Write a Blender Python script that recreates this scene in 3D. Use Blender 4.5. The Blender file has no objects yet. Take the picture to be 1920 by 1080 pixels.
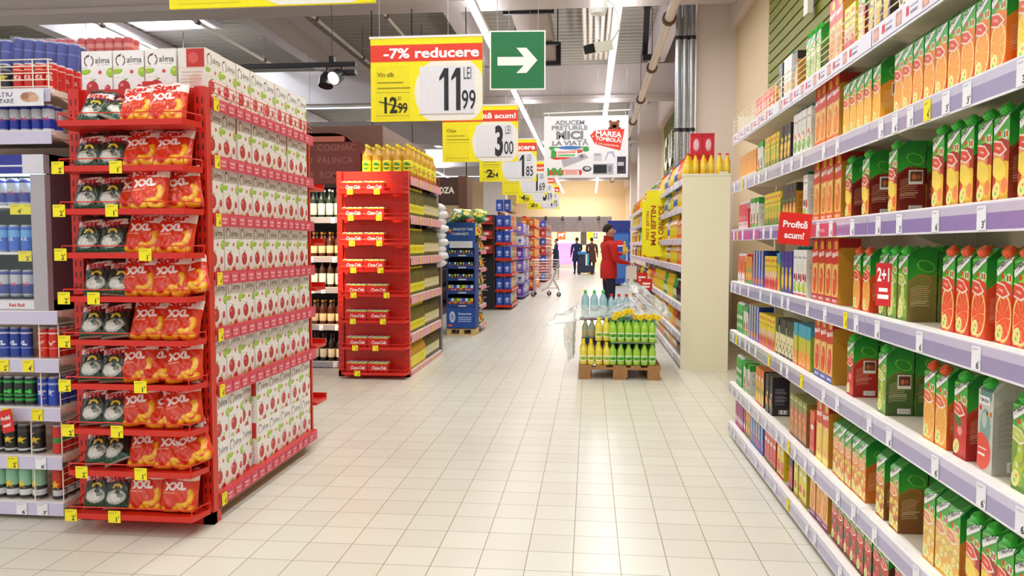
import bpy, math, random
import numpy as np
from mathutils import Vector, Matrix
random.seed(7)
SC = bpy.context.scene
COL = bpy.data.collections.new('store'); SC.collection.children.link(COL)
PI = math.pi
def lin(c):
    return tuple((x/12.92 if x <= 0.04045 else ((x+0.055)/1.055)**2.4) for x in c[:3])
def hx(s):
    return tuple(int(s[i:i+2], 16)/255 for i in (0, 2, 4))

# ---------------- camera, world, lights, exposure ----------------
cam = bpy.data.cameras.new('camera'); cam.lens = 1432/1920*36; cam.sensor_width = 36
cam.clip_start = 0.05; cam.clip_end = 300
co = bpy.data.objects.new('camera', cam); COL.objects.link(co)
co.location = (0, 0, 1.35)
co.rotation_euler = (PI/2 - math.atan(79/1432), 0, math.atan(145/1432*math.cos(math.atan(79/1432))))
SC.camera = co
W = bpy.data.worlds.new('world'); SC.world = W; W.use_nodes = True
W.node_tree.nodes['Background'].inputs[0].default_value = (0.97, 0.985, 1.0, 1)
W.node_tree.nodes['Background'].inputs[1].default_value = 0.62
SC.view_settings.view_transform = 'Standard'; SC.view_settings.look = 'None'
SC.view_settings.gamma = 1; SC.view_settings.use_curve_mapping = False
SC.view_settings.exposure = -0.07
def area(name, loc, sx, sy, power, rot=(0, 0, 0), color=(.975, .985, 1)):
    l = bpy.data.lights.new(name, 'AREA'); l.shape = 'RECTANGLE'; l.size = sx; l.size_y = sy
    l.energy = power; l.color = color
    o = bpy.data.objects.new(name, l); COL.objects.link(o); o.location = loc; o.rotation_euler = rot
    return o
ROWX = [(-1.55, 1.0), (0.36, 1.25), (-6.5, 1.1), (-10.5, .9), (-14.5, .6)]
LZ = 4.50
SEGS = {0: [(-6, 46)], 1: [(-6, 46)], 2: [(-6, 8.6), (26, 36)], 3: [(-6, 8.0), (33, 44)], 4: [(-6, 6.5), (36, 45)]}
for k, (x, s) in enumerate(ROWX):
    for a, b in SEGS[k]:
        area('strip_row_light', (x, (a+b)/2, LZ-.03), 0.12, b-a, 11.2*(b-a)*s)
        area('added_ceiling_fill', (x, (a+b)/2, LZ+.09), 0.12, b-a, (5.5 if k < 2 else 9)*(b-a)*s, (PI, 0, 0))  # upward fill lamp, added along each strip to brighten the roof

# ---------------- materials ----------------
MATS = {}
def mat(name, color='cccccc', rough=.5, metal=0, emit=0, alpha=1, bump=0, nscale=40, var=.04, coat=0, trans=0):
    if name in MATS: return MATS[name]
    m = bpy.data.materials.new(name); m.use_nodes = True; nt = m.node_tree
    b = nt.nodes['Principled BSDF']
    c = lin(hx(color)) + (1,)
    b.inputs['Roughness'].default_value = rough; b.inputs['Metallic'].default_value = metal
    if emit:
        b.inputs['Base Color'].default_value = c
        b.inputs['Emission Color'].default_value = c; b.inputs['Emission Strength'].default_value = emit
    else:
        tc = nt.nodes.new('ShaderNodeTexCoord'); n = nt.nodes.new('ShaderNodeTexNoise')
        n.inputs['Scale'].default_value = nscale; n.inputs['Detail'].default_value = 3
        nt.links.new(tc.outputs['Object'], n.inputs['Vector'])
        mp = nt.nodes.new('ShaderNodeMapRange'); mp.inputs[3].default_value = 1-var; mp.inputs[4].default_value = 1+var
        nt.links.new(n.outputs['Fac'], mp.inputs[0])
        mx = nt.nodes.new('ShaderNodeVectorMath'); mx.operation = 'SCALE'; mx.inputs[0].default_value = c[:3]
        nt.links.new(mp.outputs[0], mx.inputs['Scale']); nt.links.new(mx.outputs[0], b.inputs['Base Color'])
        if bump:
            bp = nt.nodes.new('ShaderNodeBump'); bp.inputs['Strength'].default_value = bump; bp.inputs['Distance'].default_value = .01
            nt.links.new(n.outputs['Fac'], bp.inputs['Height']); nt.links.new(bp.outputs[0], b.inputs['Normal'])
    if coat: b.inputs['Coat Weight'].default_value = coat; b.inputs['Coat Roughness'].default_value = .15
    if trans: b.inputs['Transmission Weight'].default_value = trans
    b.inputs['Alpha'].default_value = alpha
    MATS[name] = m; return m
def printed(name, rough, coat=0, bump=0, bscale=30, alpha=1):
    m = bpy.data.materials.new(name); m.use_nodes = True; nt = m.node_tree; b = nt.nodes['Principled BSDF']
    a = nt.nodes.new('ShaderNodeAttribute'); a.attribute_name = 'Col'
    tc = nt.nodes.new('ShaderNodeTexCoord'); n = nt.nodes.new('ShaderNodeTexNoise'); n.inputs['Scale'].default_value = bscale
    nt.links.new(tc.outputs['Object'], n.inputs['Vector'])
    mp = nt.nodes.new('ShaderNodeMapRange'); mp.inputs[3].default_value = .94; mp.inputs[4].default_value = 1.06
    nt.links.new(n.outputs['Fac'], mp.inputs[0])
    mx = nt.nodes.new('ShaderNodeVectorMath'); mx.operation = 'SCALE'
    nt.links.new(a.outputs['Color'], mx.inputs[0]); nt.links.new(mp.outputs[0], mx.inputs['Scale'])
    nt.links.new(mx.outputs[0], b.inputs['Base Color'])
    b.inputs['Roughness'].default_value = rough
    if coat: b.inputs['Coat Weight'].default_value = coat; b.inputs['Coat Roughness'].default_value = .2
    if bump:
        bp = nt.nodes.new('ShaderNodeBump'); bp.inputs['Strength'].default_value = bump; bp.inputs['Distance'].default_value = .01
        nt.links.new(n.outputs['Fac'], bp.inputs['Height']); nt.links.new(bp.outputs[0], b.inputs['Normal'])
    b.inputs['Alpha'].default_value = alpha
    MATS[name] = m; return m
PRINT = printed('printed_carton', .38, .15)
PMATTE = printed('printed_card', .65)
PFOIL = printed('printed_foil', .28, .3, .6, 25)
PBOT = printed('bottle_plastic', .15, .5)
PLIQ = printed('clear_bottle', .1, .4, alpha=.82)
CLOTH = printed('cloth', .9, 0, .5, 60)
RED = mat('red_steel', 'd32416', .38, 0, bump=.02, coat=.2)
REDD = mat('red_wire', 'dc3020', .35)
CREAM = mat('cream_steel', 'e9e0cb', .45)
WHITE = mat('white_steel', 'eceaec', .4)
WIRE = mat('cream_wire', 'f3ead6', .35)
RAIL = mat('lilac_plastic_rail', 'cdc8e4', .18, coat=.3)
DARK = mat('dark_steel', '262028', .5)
BLACK = mat('black_metal', '17161c', .4)
GREY = mat('grey_plastic', 'a9a4ab', .4)
CHROME = mat('chrome', 'd0d2d6', .2, .9)
WOOD = mat('pallet_wood', 'a5794c', .8, bump=.5, nscale=18, var=.25)
BROWN = mat('brown_laminate', '6d4a3e', .5, nscale=6, var=.12)
DBROWN = mat('dark_brown_laminate', '46302e', .5)
GALV = mat('galvanised_metal', 'a8adb3', .35, .7, nscale=8, var=.15)
CAPG = mat('green_cap', '3fbf3c', .35); CAPO = mat('orange_cap', 'ee5a2a', .35); CAPR = mat('red_cap', 'd9261f', .35)
CAPY = mat('yellow_cap', 'f2dd22', .35); CAPW = mat('white_cap', 'f2f2f0', .35); CAPB = mat('blue_cap', '2a4fb5', .35)
CAPK = mat('teal_cap', '18806c', .35)

# ---------------- mesh builder ----------------
def T(p, loc=(0, 0, 0), rz=0):
    p = np.asarray(p, float); c, s = math.cos(rz), math.sin(rz)
    q = p.copy(); q[..., 0] = p[..., 0]*c-p[..., 1]*s+loc[0]; q[..., 1] = p[..., 0]*s+p[..., 1]*c+loc[1]; q[..., 2] = p[..., 2]+loc[2]
    return q
class MB:
    def __init__(s): s.v = []; s.n = 0; s.f = []; s.c = []; s.sm = False
    def add(s, P, F, C=(1, 1, 1)):
        P = np.asarray(P, float).reshape(-1, 3); C = np.asarray(C, float)
        if C.ndim == 1: C = np.tile(C, (len(P), 1))
        s.v.append(P); s.c.append(C.reshape(-1, 3)); o = s.n; s.n += len(P)
        for f in F: s.f.append([i+o for i in f])
        return s
    def grid(s, P, C=(1, 1, 1), wrap=False):
        P = np.asarray(P, float); m, n = P.shape[:2]
        idx = np.arange(m*n).reshape(m, n)
        if wrap:
            idx = np.concatenate([idx, idx[:, :1]], 1)
        q = np.stack([idx[:-1, :-1], idx[:-1, 1:], idx[1:, 1:], idx[1:, :-1]], -1).reshape(-1, 4)
        return s.add(P, q.tolist(), C)
    def box(s, x0, x1, y0, y1, z0, z1, c=(1, 1, 1)):
        P = [(x, y, z) for z in (z0, z1) for y in (y0, y1) for x in (x0, x1)]
        return s.add(P, [(0, 2, 3, 1), (4, 5, 7, 6), (0, 1, 5, 4), (2, 6, 7, 3), (0, 4, 6, 2), (1, 3, 7, 5)], c)
    def bar(s, a, b, w, h=None, c=(1, 1, 1)):
        a = Vector(a); b = Vector(b); d = (b-a).normalized(); h = h or w
        u = d.cross(Vector((0, 0, 1)));  u = Vector((1, 0, 0)) if u.length < 1e-4 else u.normalized()
        v = u.cross(d)
        P = [p+u*(i*w/2)+v*(j*h/2) for p in (a, b) for i, j in ((-1, -1), (1, -1), (1, 1), (-1, 1))]
        return s.add([tuple(p) for p in P], [(0, 1, 2, 3)[::-1], (4, 5, 6, 7), (0, 1, 5, 4), (1, 2, 6, 5), (2, 3, 7, 6), (3, 0, 4, 7)], c)
    def tube(s, pts, r, n=8, c=(1, 1, 1), caps=True):
        pts = [Vector(p) for p in pts]; R = []; rr = r if isinstance(r, (list, tuple)) else [r]*len(pts)
        prev = None
        for i, p in enumerate(pts):
            d = (pts[min(i+1, len(pts)-1)]-pts[max(i-1, 0)]).normalized()
            u = (prev - d*prev.dot(d)) if prev is not None else d.cross(Vector((0, 0, 1)) if abs(d.z) < .9 else Vector((1, 0, 0)))
            u.normalize(); prev = u; v = d.cross(u)
            R.append([tuple(p+u*(rr[i]*math.cos(t))+v*(rr[i]*math.sin(t))) for t in [2*PI*k/n for k in range(n)]])
        s.grid(np.array(R), c, wrap=True)
        if caps:
            o = s.n - n*len(pts); s.f.append([o+k for k in range(n)][::-1]); s.f.append([o+n*(len(pts)-1)+k for k in range(n)])
        return s
    def lathe(s, prof, n=16, c=(1, 1, 1), loc=(0, 0, 0), img=None, zi=None, k=1):
        # prof: [(r,z)]; img: rows over zi=(z0,z1)
        pr = np.array(prof, float)
        if img is not None:
            zz = []
            for (r0, z0), (r1, z1) in zip(prof[:-1], prof[1:]):
                m = max(1, int(abs(z1-z0)/(zi[1]-zi[0])*img.shape[0]+.5)) if zi[0] <= (z0+z1)/2 <= zi[1] else 1
                for i in range(m): zz.append((r0+(r1-r0)*i/m, z0+(z1-z0)*i/m))
            zz.append(prof[-1]); pr = np.array(zz)
        a = np.arange(n)*2*PI/n - PI/2
        P = np.stack([np.outer(pr[:, 0], np.cos(a)), np.outer(pr[:, 0], np.sin(a)), np.tile(pr[:, 1:2], (1, n))], -1) + np.array(loc)
        C = np.tile(np.array(c, float), (len(pr), n, 1)) if np.asarray(c).ndim == 1 else np.repeat(np.asarray(c)[:, None, :], n, 1)
        if img is not None:
            H_, W_ = img.shape[:2]
            col = ((a+PI/2)/(2*PI)*W_*k+W_/2).astype(int) % W_
            for i, z in enumerate(pr[:, 1]):
                t = (z-zi[0])/(zi[1]-zi[0])
                if -.001 <= t <= 1.001: C[i] = img[min(H_-1, max(0, int(t*H_)))][col]
        return s.grid(P, C, wrap=True)
    def blob(s, c, r, col=(1, 1, 1), n=10, m=7):
        t = np.linspace(-PI/2, PI/2, m); a = np.arange(n)*2*PI/n
        P = np.stack([np.outer(np.cos(t), np.cos(a))*r[0]+c[0], np.outer(np.cos(t), np.sin(a))*r[1]+c[1], np.outer(np.sin(t), np.ones(n))*r[2]+c[2]], -1)
        return s.grid(P, col, wrap=True)
    def poly(s, pts, o, u, v, c, lift=.0006):
        o, u, v = Vector(o), Vector(u), Vector(v); w = u.cross(v)*lift
        P = [tuple(o+u*a+v*b+w) for a, b in pts]
        return s.add(P, [list(range(len(P)))], c)
    def ell(s, cx, cy, rx, ry, o, u, v, c, lift=.0006, n=28):
        return s.poly([(cx+rx*math.cos(2*PI*i/n), cy+ry*math.sin(2*PI*i/n)) for i in range(n)], o, u, v, c, lift)
    def rect(s, x0, y0, x1, y1, o, u, v, c, lift=.0006):
        return s.poly([(x0, y0), (x1, y0), (x1, y1), (x0, y1)], o, u, v, c, lift)
    def text(s, t, cx, cy, h, o, u, v, c, bold=.0, width=None, rot=0, lift=.001, italic=0, align='c'):
        V, F, cap, w = glyphs(t, bold); k = h/cap; kx = k if width is None else width/w
        o, u, v = Vector(o), Vector(u), Vector(v); nn = u.cross(v)*lift; P = []
        off = {'c': w/2, 'l': 0, 'r': w}[align]
        for x, y in V:
            a = (x-off)*kx+italic*y*k; b = (y-cap/2)*k
            a, b = a*math.cos(rot)-b*math.sin(rot)+cx, a*math.sin(rot)+b*math.cos(rot)+cy
            P.append(tuple(o+u*a+v*b+nn))
        return s.add(P, F, c)
    def build(s, name, m, parent=None, loc=None, rz=0, smooth=False, ang=35):
        me = bpy.data.meshes.new(name)
        V = np.concatenate(s.v); me.from_pydata(V.tolist(), [], s.f)
        C = np.concatenate(s.c)
        at = me.color_attributes.new('Col', 'FLOAT_COLOR', 'POINT')
        C = np.clip(C, 0, 1); L = np.where(C <= .04045, C/12.92, ((C+.055)/1.055)**2.4)
        at.data.foreach_set('color', np.concatenate([L, np.ones((len(L), 1))], 1).astype(np.float32).ravel())
        me.materials.append(m)
        if smooth:
            me.polygons.foreach_set('use_smooth', [True]*len(me.polygons))
            me.set_sharp_from_angle(angle=math.radians(ang))
        me.update()
        o = bpy.data.objects.new(name, me); COL.objects.link(o)
        if parent: o.parent = parent
        if loc: o.location = loc
        o.rotation_euler.z = rz
        return o
_g = {}
def glyphs(t, bold=0):
    if (t, bold) in _g: return _g[(t, bold)]
    cu = bpy.data.curves.new('t', 'FONT'); cu.body = t; cu.size = 1; cu.offset = bold; cu.resolution_u = 3; cu.fill_mode = 'FRONT'
    ob = bpy.data.objects.new('t', cu); COL.objects.link(ob)
    bpy.context.view_layer.update()
    me = bpy.data.meshes.new_from_object(ob.evaluated_get(bpy.context.evaluated_depsgraph_get()))
    V = [(v.co.x, v.co.y) for v in me.vertices]; F = [list(p.vertices) for p in me.polygons]
    bpy.data.objects.remove(ob); bpy.data.curves.remove(cu); bpy.data.meshes.remove(me)
    x0 = min(v[0] for v in V); w = max(v[0] for v in V)-x0; V = [(x-x0, y) for x, y in V]
    _g[(t, bold)] = (V, F, .70, w); return _g[(t, bold)]
# ---------------- print painter (colour arrays) ----------------
class Cv:
    def __init__(s, w, h, res, col):
        s.w, s.h = w, h; nx, ny = max(2, int(w*res)), max(2, int(h*res))
        s.X, s.Y = np.meshgrid(np.linspace(0, w, nx), np.linspace(0, h, ny)); s.a = np.zeros((ny, nx, 3)); s.a[:] = hx(col)
    def put(s, m, col, k=1): s.a[m] = s.a[m]*(1-k)+np.array(hx(col) if isinstance(col, str) else col)*k; return s
    def rect(s, x0, y0, x1, y1, col, k=1): return s.put((s.X >= x0) & (s.X <= x1) & (s.Y >= y0) & (s.Y <= y1), col, k)
    def ellm(s, cx, cy, rx, ry, rot=0):
        dx, dy = s.X-cx, s.Y-cy; c, q = math.cos(rot), math.sin(rot)
        return ((dx*c+dy*q)/rx)**2+((-dx*q+dy*c)/ry)**2
    def ell(s, cx, cy, rx, ry, col, rot=0, k=1): return s.put(s.ellm(cx, cy, rx, ry, rot) <= 1, col, k)
    def band(s, x0, y0, x1, y1, w, col):   # thick line
        d = math.hypot(x1-x0, y1-y0); ux, uy = (x1-x0)/d, (y1-y0)/d
        a = (s.X-x0)*ux+(s.Y-y0)*uy; b = (s.X-x0)*-uy+(s.Y-y0)*ux
        return s.put((a >= 0) & (a <= d) & (abs(b) <= w/2), col)
    def poly(s, pts, col):
        m = np.zeros(s.X.shape, bool); n = len(pts)
        for i in range(n):
            (x0, y0), (x1, y1) = pts[i], pts[(i+1) % n]
            if y0 == y1: continue
            m ^= ((s.Y > min(y0, y1)) & (s.Y <= max(y0, y1)) & (s.X < (s.Y-y0)*(x1-x0)/(y1-y0)+x0))
        return s.put(m, col)
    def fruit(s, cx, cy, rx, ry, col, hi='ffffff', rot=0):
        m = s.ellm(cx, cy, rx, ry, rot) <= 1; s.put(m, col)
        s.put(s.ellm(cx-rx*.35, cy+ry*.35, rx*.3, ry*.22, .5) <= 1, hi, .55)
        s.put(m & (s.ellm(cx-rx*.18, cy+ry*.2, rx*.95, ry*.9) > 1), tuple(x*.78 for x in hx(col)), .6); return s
    def slice(s, cx, cy, rx, ry, rind, flesh, pith='fbe3a8'):
        e = s.ellm(cx, cy, rx, ry); s.put(e <= 1, rind); s.put(e <= .86, pith); m = e <= .74; s.put(m, flesh)
        an = np.arctan2((s.Y-cy)/ry, (s.X-cx)/rx); s.put(m & (np.abs(((an*9/(2*PI)) % 1)-.5) > .455), pith, .8)
        rn = np.random.RandomState(3).rand(*s.X.shape); s.put(m & (rn > .75), tuple(min(1, x*1.18) for x in hx(flesh)), .6); return s
    def grad(s, y0, y1, c0, c1, x0=-1, x1=1e3):
        m = (s.Y >= y0) & (s.Y <= y1) & (s.X >= x0) & (s.X <= x1); t = ((s.Y-y0)/(y1-y0))[..., None]
        g = np.array(hx(c0))*(1-t)+np.array(hx(c1))*t; s.a[m] = g[m]; return s
    def text(s, t, cx, cy, h, col, bold=.02, width=None, rot=0):
        V, F, cap, w = glyphs(t, bold); k = h/cap; kx = k if width is None else width/w
        P = [((x-w/2)*kx, (y-cap/2)*k) for x, y in V]; P = [(a*math.cos(rot)-b*math.sin(rot)+cx, a*math.sin(rot)+b*math.cos(rot)+cy) for a, b in P]
        P = np.array(P); m = np.zeros(s.X.shape, bool); dx = s.w/(s.X.shape[1]-1); dy = s.h/(s.X.shape[0]-1)
        for f in F:
            for j in range(1, len(f)-1):
                A, B, D = P[f[0]], P[f[j]], P[f[j+1]]
                lo = np.minimum(np.minimum(A, B), D); hi_ = np.maximum(np.maximum(A, B), D)
                i0, i1 = max(0, int(lo[1]/dy)), min(m.shape[0], int(hi_[1]/dy)+2); j0, j1 = max(0, int(lo[0]/dx)), min(m.shape[1], int(hi_[0]/dx)+2)
                if i0 >= i1 or j0 >= j1: continue
                X, Y = s.X[i0:i1, j0:j1], s.Y[i0:i1, j0:j1]
                e = [(q[0]-p[0])*(Y-p[1])-(q[1]-p[1])*(X-p[0]) for p, q in ((A, B), (B, D), (D, A))]
                m[i0:i1, j0:j1] |= ((e[0] >= 0) & (e[1] >= 0) & (e[2] >= 0)) | ((e[0] <= 0) & (e[1] <= 0) & (e[2] <= 0))
        return s.put(m, col)
# ---------------- naming, labels, copies ----------------
REG = []; USED = set()
NUM = 'zeroth first second third fourth fifth sixth seventh eighth ninth tenth eleventh twelfth thirteenth fourteenth fifteenth sixteenth seventeenth eighteenth nineteenth twentieth'.split()
CNT = 'zero one two three four five six seven eight nine ten eleven twelve thirteen fourteen fifteen sixteen seventeen eighteen nineteen twenty'.split()
def num(i, L=NUM):
    if i <= 20: return L[i]
    te = {2: 'twenty', 3: 'thirty', 4: 'forty', 5: 'fifty', 6: 'sixty', 7: 'seventy', 8: 'eighty', 9: 'ninety'}
    if i >= 100: return str(i)
    return te[i//10]+'-'+L[i % 10] if i % 10 else (te[i//10] if L is CNT else te[i//10][:-1]+'ieth')
def tag(o, label, cat, group=None, key=None, word='nearest'):
    o['category'] = cat
    if group: o['group'] = group
    REG.append((o, label, key, word)); return o
def struct(o): o['kind'] = 'structure'; return o
def empty(name, loc=(0, 0, 0), rz=0, parent=None):
    o = bpy.data.objects.new(name, None); COL.objects.link(o); o.location = loc; o.rotation_euler = (0, 0, rz); o.empty_display_size = .1
    if parent: o.parent = parent
    return o
class Kind:
    def __init__(s, root, **k): s.root = root; s.__dict__.update(k)
    def put(s, loc, rot=(0, 0, 0), scale=1):
        r = s.root
        if r.name not in USED: USED.add(r.name)
        else:
            n = r.copy(); COL.objects.link(n)
            for ch in r.children:
                c = ch.copy(); COL.objects.link(c); c.parent = n
                for g in ch.children:
                    d = g.copy(); COL.objects.link(d); d.parent = c
            r = n
        r.location = loc; r.rotation_euler = rot if isinstance(rot, tuple) else (0, 0, rot); r.scale = (scale,)*3
        return r
def finish_labels():
    by = {}
    for e in REG: by.setdefault(e[1], []).append(e)
    for t, L in by.items():
        L.sort(key=lambda e: e[2] if e[2] is not None else 0)
        for i, (o, _, k, w) in enumerate(L):
            t2 = t
            if '{o}' in t:
                first = 'nearest' if w == 'nearest' else 'first '+w
                opts = [''] if len(L) == 1 else [f', {first} of {num(len(L), CNT)}' if i == 0 else f', {num(i+1)} {w} of {num(len(L), CNT)}', f', {first}' if i == 0 else f', {num(i+1)} {w}', f', {num(i+1)}']
                for ph in opts:
                    t2 = t.replace('{o}', ph)
                    if ph and not t2.endswith(ph): t2 = t2.replace(ph, ph+',')
                    if len(t2.replace(',', '').split()) <= 16: break
            o['label'] = t2
# ---------------- setting ----------------
def floor_mat():
    m = bpy.data.materials.new('floor_tiles'); m.use_nodes = True; nt = m.node_tree; b = nt.nodes['Principled BSDF']
    tc = nt.nodes.new('ShaderNodeTexCoord'); mp = nt.nodes.new('ShaderNodeMapping'); mp.inputs['Location'].default_value = (-.138, -.104, 0)
    nt.links.new(tc.outputs['Object'], mp.inputs[0])
    br = nt.nodes.new('ShaderNodeTexBrick'); br.offset = 0; br.squash = 1
    br.inputs['Scale'].default_value = 1; br.inputs['Brick Width'].default_value = .2; br.inputs['Row Height'].default_value = .2
    br.inputs['Mortar Size'].default_value = .0022; br.inputs['Mortar Smooth'].default_value = .3; br.inputs['Bias'].default_value = 0
    br.inputs['Color1'].default_value = lin(hx('dcd9ca'))+(1,); br.inputs['Color2'].default_value = lin(hx('d6d2c3'))+(1,)
    br.inputs['Mortar'].default_value = lin(hx('8f8468'))+(1,)
    nt.links.new(mp.outputs[0], br.inputs[0])
    n = nt.nodes.new('ShaderNodeTexNoise'); n.inputs['Scale'].default_value = .9; nt.links.new(tc.outputs['Object'], n.inputs[0])
    mr = nt.nodes.new('ShaderNodeMapRange'); mr.inputs[3].default_value = .95; mr.inputs[4].default_value = 1.05; nt.links.new(n.outputs[0], mr.inputs[0])
    vm = nt.nodes.new('ShaderNodeVectorMath'); vm.operation = 'SCALE'; nt.links.new(br.outputs['Color'], vm.inputs[0]); nt.links.new(mr.outputs[0], vm.inputs['Scale'])
    nt.links.new(vm.outputs[0], b.inputs['Base Color'])
    b.inputs['Roughness'].default_value = .28; b.inputs['Specular IOR Level'].default_value = .45
    bp = nt.nodes.new('ShaderNodeBump'); bp.inputs['Strength'].default_value = .4; bp.inputs['Distance'].default_value = .002; bp.invert = True
    nt.links.new(br.outputs['Fac'], bp.inputs['Height']); nt.links.new(bp.outputs[0], b.inputs['Normal'])
    return m
XL, XR, YB, YF, ZC = -24, 2.15, -6, 47, 6.55
m = MB(); m.grid([[(XL, YB, 0), (XR, YB, 0)], [(XL, YF, 0), (XR, YF, 0)]]); struct(m.build('floor', floor_mat()))
WALLM = mat('pinkish_plaster', 'e3d4cc', .8, nscale=2, var=.03)
BEIGE = mat('beige_plaster', 'e4cda8', .8, nscale=2, var=.04)
LIGHTW = mat('white_plaster', 'e4d8d2', .75)
BEAMM = mat('beam_concrete', 'd0c6c6', .8, nscale=3, var=.05)
DECK = mat('trapezoidal_deck', 'aca69c', .6, .1, nscale=1.5, var=.08)
m = MB(); m.box(XR, XR+.2, YB, YF, 0, ZC+.3); struct(m.build('wall_right', BEIGE))
m = MB(); m.box(XR-.1, XR-.001, YB, 11.8, 4.57, 4.8); m.box(XR-.1, XR-.001, YB, 47, 4.8, ZC-.08); struct(m.build('trim_1', WALLM))
m = MB(); m.box(XL-.2, XL, YB, YF, 0, ZC+.3); struct(m.build('wall_left', WALLM))
m = MB(); m.box(XL-.2, XR+.2, YF, YF+.2, 0, ZC+.3); struct(m.build('wall_back', mat('back_wall_cream', 'efd6b4', .8)))
# corrugated deck, ribs across the hall
ys = []; y = YB
while y < YF:
    ys += [(y, ZC), (y+.16, ZC), (y+.20, ZC-.07), (y+.26, ZC-.07)]; y += .30
m = MB(); m.grid([[(XL, y, z) for y, z in ys], [(XR+.1, y, z) for y, z in ys]]); struct(m.build('ceiling', DECK))
for i, x in enumerate((-18, -14.8, -10.9, -6.6, -2.65, 1.45)):
    m = MB(); m.box(x, x+.22, YB, YF, 5.65, ZC-.08); m.box(x-.04, x+.26, YB, YF, 5.62, 5.68); struct(m.build(f'trim_{i+2}', BEAMM))
for i, y in enumerate((3.5, 10.9, 18.3, 25.7, 33.1, 40.5)):
    m = MB(); m.box(XL, XR-.11, y, y+.4, 4.86, 5.6); m.box(XL, XR-.11, y-.05, y+.45, 4.8, 4.88); struct(m.build(f'trim_{i+8}', BEAMM))
# columns on the right-hand wall
m = MB(); m.box(1.58, 2.15, 11.8, 12.5, 0, 6.4); struct(m.build('trim_14', LIGHTW))
m = MB(); m.box(1.50, 2.15, 23.7, 24.6, 0, 6.4); struct(m.build('trim_15', LIGHTW))
m = MB(); m.box(1.75, 2.15, 33, 34, 0, 6.4); struct(m.build('trim_16', LIGHTW))
m = MB(); m.box(-2.1, -1.2, 31, 31.8, 0, 5.5); o = struct(m.build('trim_17', LIGHTW)); o.location = (-2.2, 0, 0)
# recessed skylights between the beams
SKYE = mat('skylight_pane', 'dcecff', emit=3.2)
for k, (x, y) in enumerate(((-10.3, 15.7), (-17.3, 23), (-8.9, 30.4))):
    m = MB(); m.box(x, x+1.7, y, y+1.5, 6.42, 6.46); w = struct(m.build(f'window_{k+1}', SKYE))
    f = MB(); 
    for a in ((x-.08, x, y-.08, y+1.58), (x+1.7, x+1.78, y-.08, y+1.58), (x, x+1.7, y-.08, y), (x, x+1.7, y+1.5, y+1.58)): f.box(*a, 6.38, 6.5)
    f.build('window_frame', BEAMM, w); area('skylight_daylight', (x+.85, y+.75, 6.36), 1.6, 1.4, 420, (0, 0, 0), (.8, .9, 1))
# light strips under the beams
TUBE = mat('white_light_housing', 'f4f4f4', .5)
for k, (x, s) in enumerate(ROWX):
    e = empty('light_strip', (x, 0, 0))
    tag(e, ['long white light strip hanging over the aisle beside the price signs', 'long white light strip hanging over the bottle shelves and cream end panel',
            'long white light strip hanging beyond the red snack gondola', 'second light strip beyond the red snack gondola', 'farthest light strip beyond the red snack gondola'][k], 'light', 'ceiling light strips')
    m = MB()
    for a, b in SEGS[k]: m = MB(); m.box(-.06, .06, a, b, LZ, LZ+.06); m.build('housing', TUBE, e); d = MB(); d.box(-.045, .045, a, b, LZ-.014, LZ-.001); d.build('diffuser', mat('strip_light_diffuser', 'fffaf2', emit=5), e)
    for y in range(-5, 46, 3):
        if not any(a <= y <= b for a, b in SEGS[k]): continue
        m = MB(); m.tube([(0, y, LZ+.06), (0, y, 6.5)], .006, 5); m.build('suspension_wire', GREY, e)
# pipes, tray, ducts
PIPE = mat('white_pipe', 'e8ddd0', .4)
def pipe(x, z, r, label, mt=PIPE, y0=-5, y1=18.2, name='sprinkler_pipe', cat='pipe', fit=True):
    e = empty(name, (x, 0, z)); tag(e, label, cat)
    m = MB(); m.tube([(0, y0, 0), (0, y1, 0)], r, 10); m.build('pipe_run', mt, e, smooth=True)
    if fit:
        for y in np.arange(y0+1, y1, 3.1): c = MB(); c.tube([(0, y-.05, 0), (0, y+.05, 0)], r*1.5, 10); c.tube([(0, y, 0), (0, y, min(ZC-.08, z+1.1)-z)], .008, 5); c.build('coupling', mat('rusty_clamp', '6e4a42', .6), e)
pipe(-9.7, 5.75, .035, 'thin white sprinkler pipe below the bright roof skylight'); pipe(-7.7, 5.75, .035, 'thin white sprinkler pipe between skylight and wide roof beam')
pipe(-5.3, 5.75, .035, 'thin white sprinkler pipe crossing above the black spotlight bar'); pipe(-3.9, 5.75, .03, 'thinnest white pipe under the roof deck above the price signs')
for i, x in enumerate((-.12, .0, .13, .24, .36)):
    pipe(x, 5.72, .04, 'white roof pipe in the bundle of five behind the security camera{o}', y0=2, name='roof_pipe', fit=False)
    REG[-1] = (REG[-1][0], REG[-1][1], i, 'from the arrow sign side'); REG[-1][0]['group'] = 'bundle of roof pipes'
pipe(1.14, 4.66, .07, 'thick white pipe running high along the pinkish wall', y1=40, name='heating_pipe')
e = empty('cable_tray', (1.0, 0, 5.55)); tag(e, 'dark perforated cable tray dropping at its far end near the thick pipe', 'cable tray')
m = MB(); m.box(-.07, .07, 2, 14, 0, .06); m.build('tray', BLACK, e)
m = MB(); m.bar((0, 14, .03), (0, 14.6, -.75), .1, .1); m.bar((0, 14.6, -.75), (.0, 14.2, -.8), .1); m.bar((-.0, 14.2, -.8), (.25, 14.2, -.8), .1); m.build('drop_section', BLACK, e)
e = empty('ventilation_duct', (-1.35, 0, 5.3)); tag(e, 'brown-grey rectangular ventilation duct under the roof behind the green arrow sign', 'duct')
m = MB(); m.box(0, .62, 6, 16.6, 0, .35); m.build('duct_body', mat('duct_sheet', '857468', .5, .3, nscale=4, var=.15), e)
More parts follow.
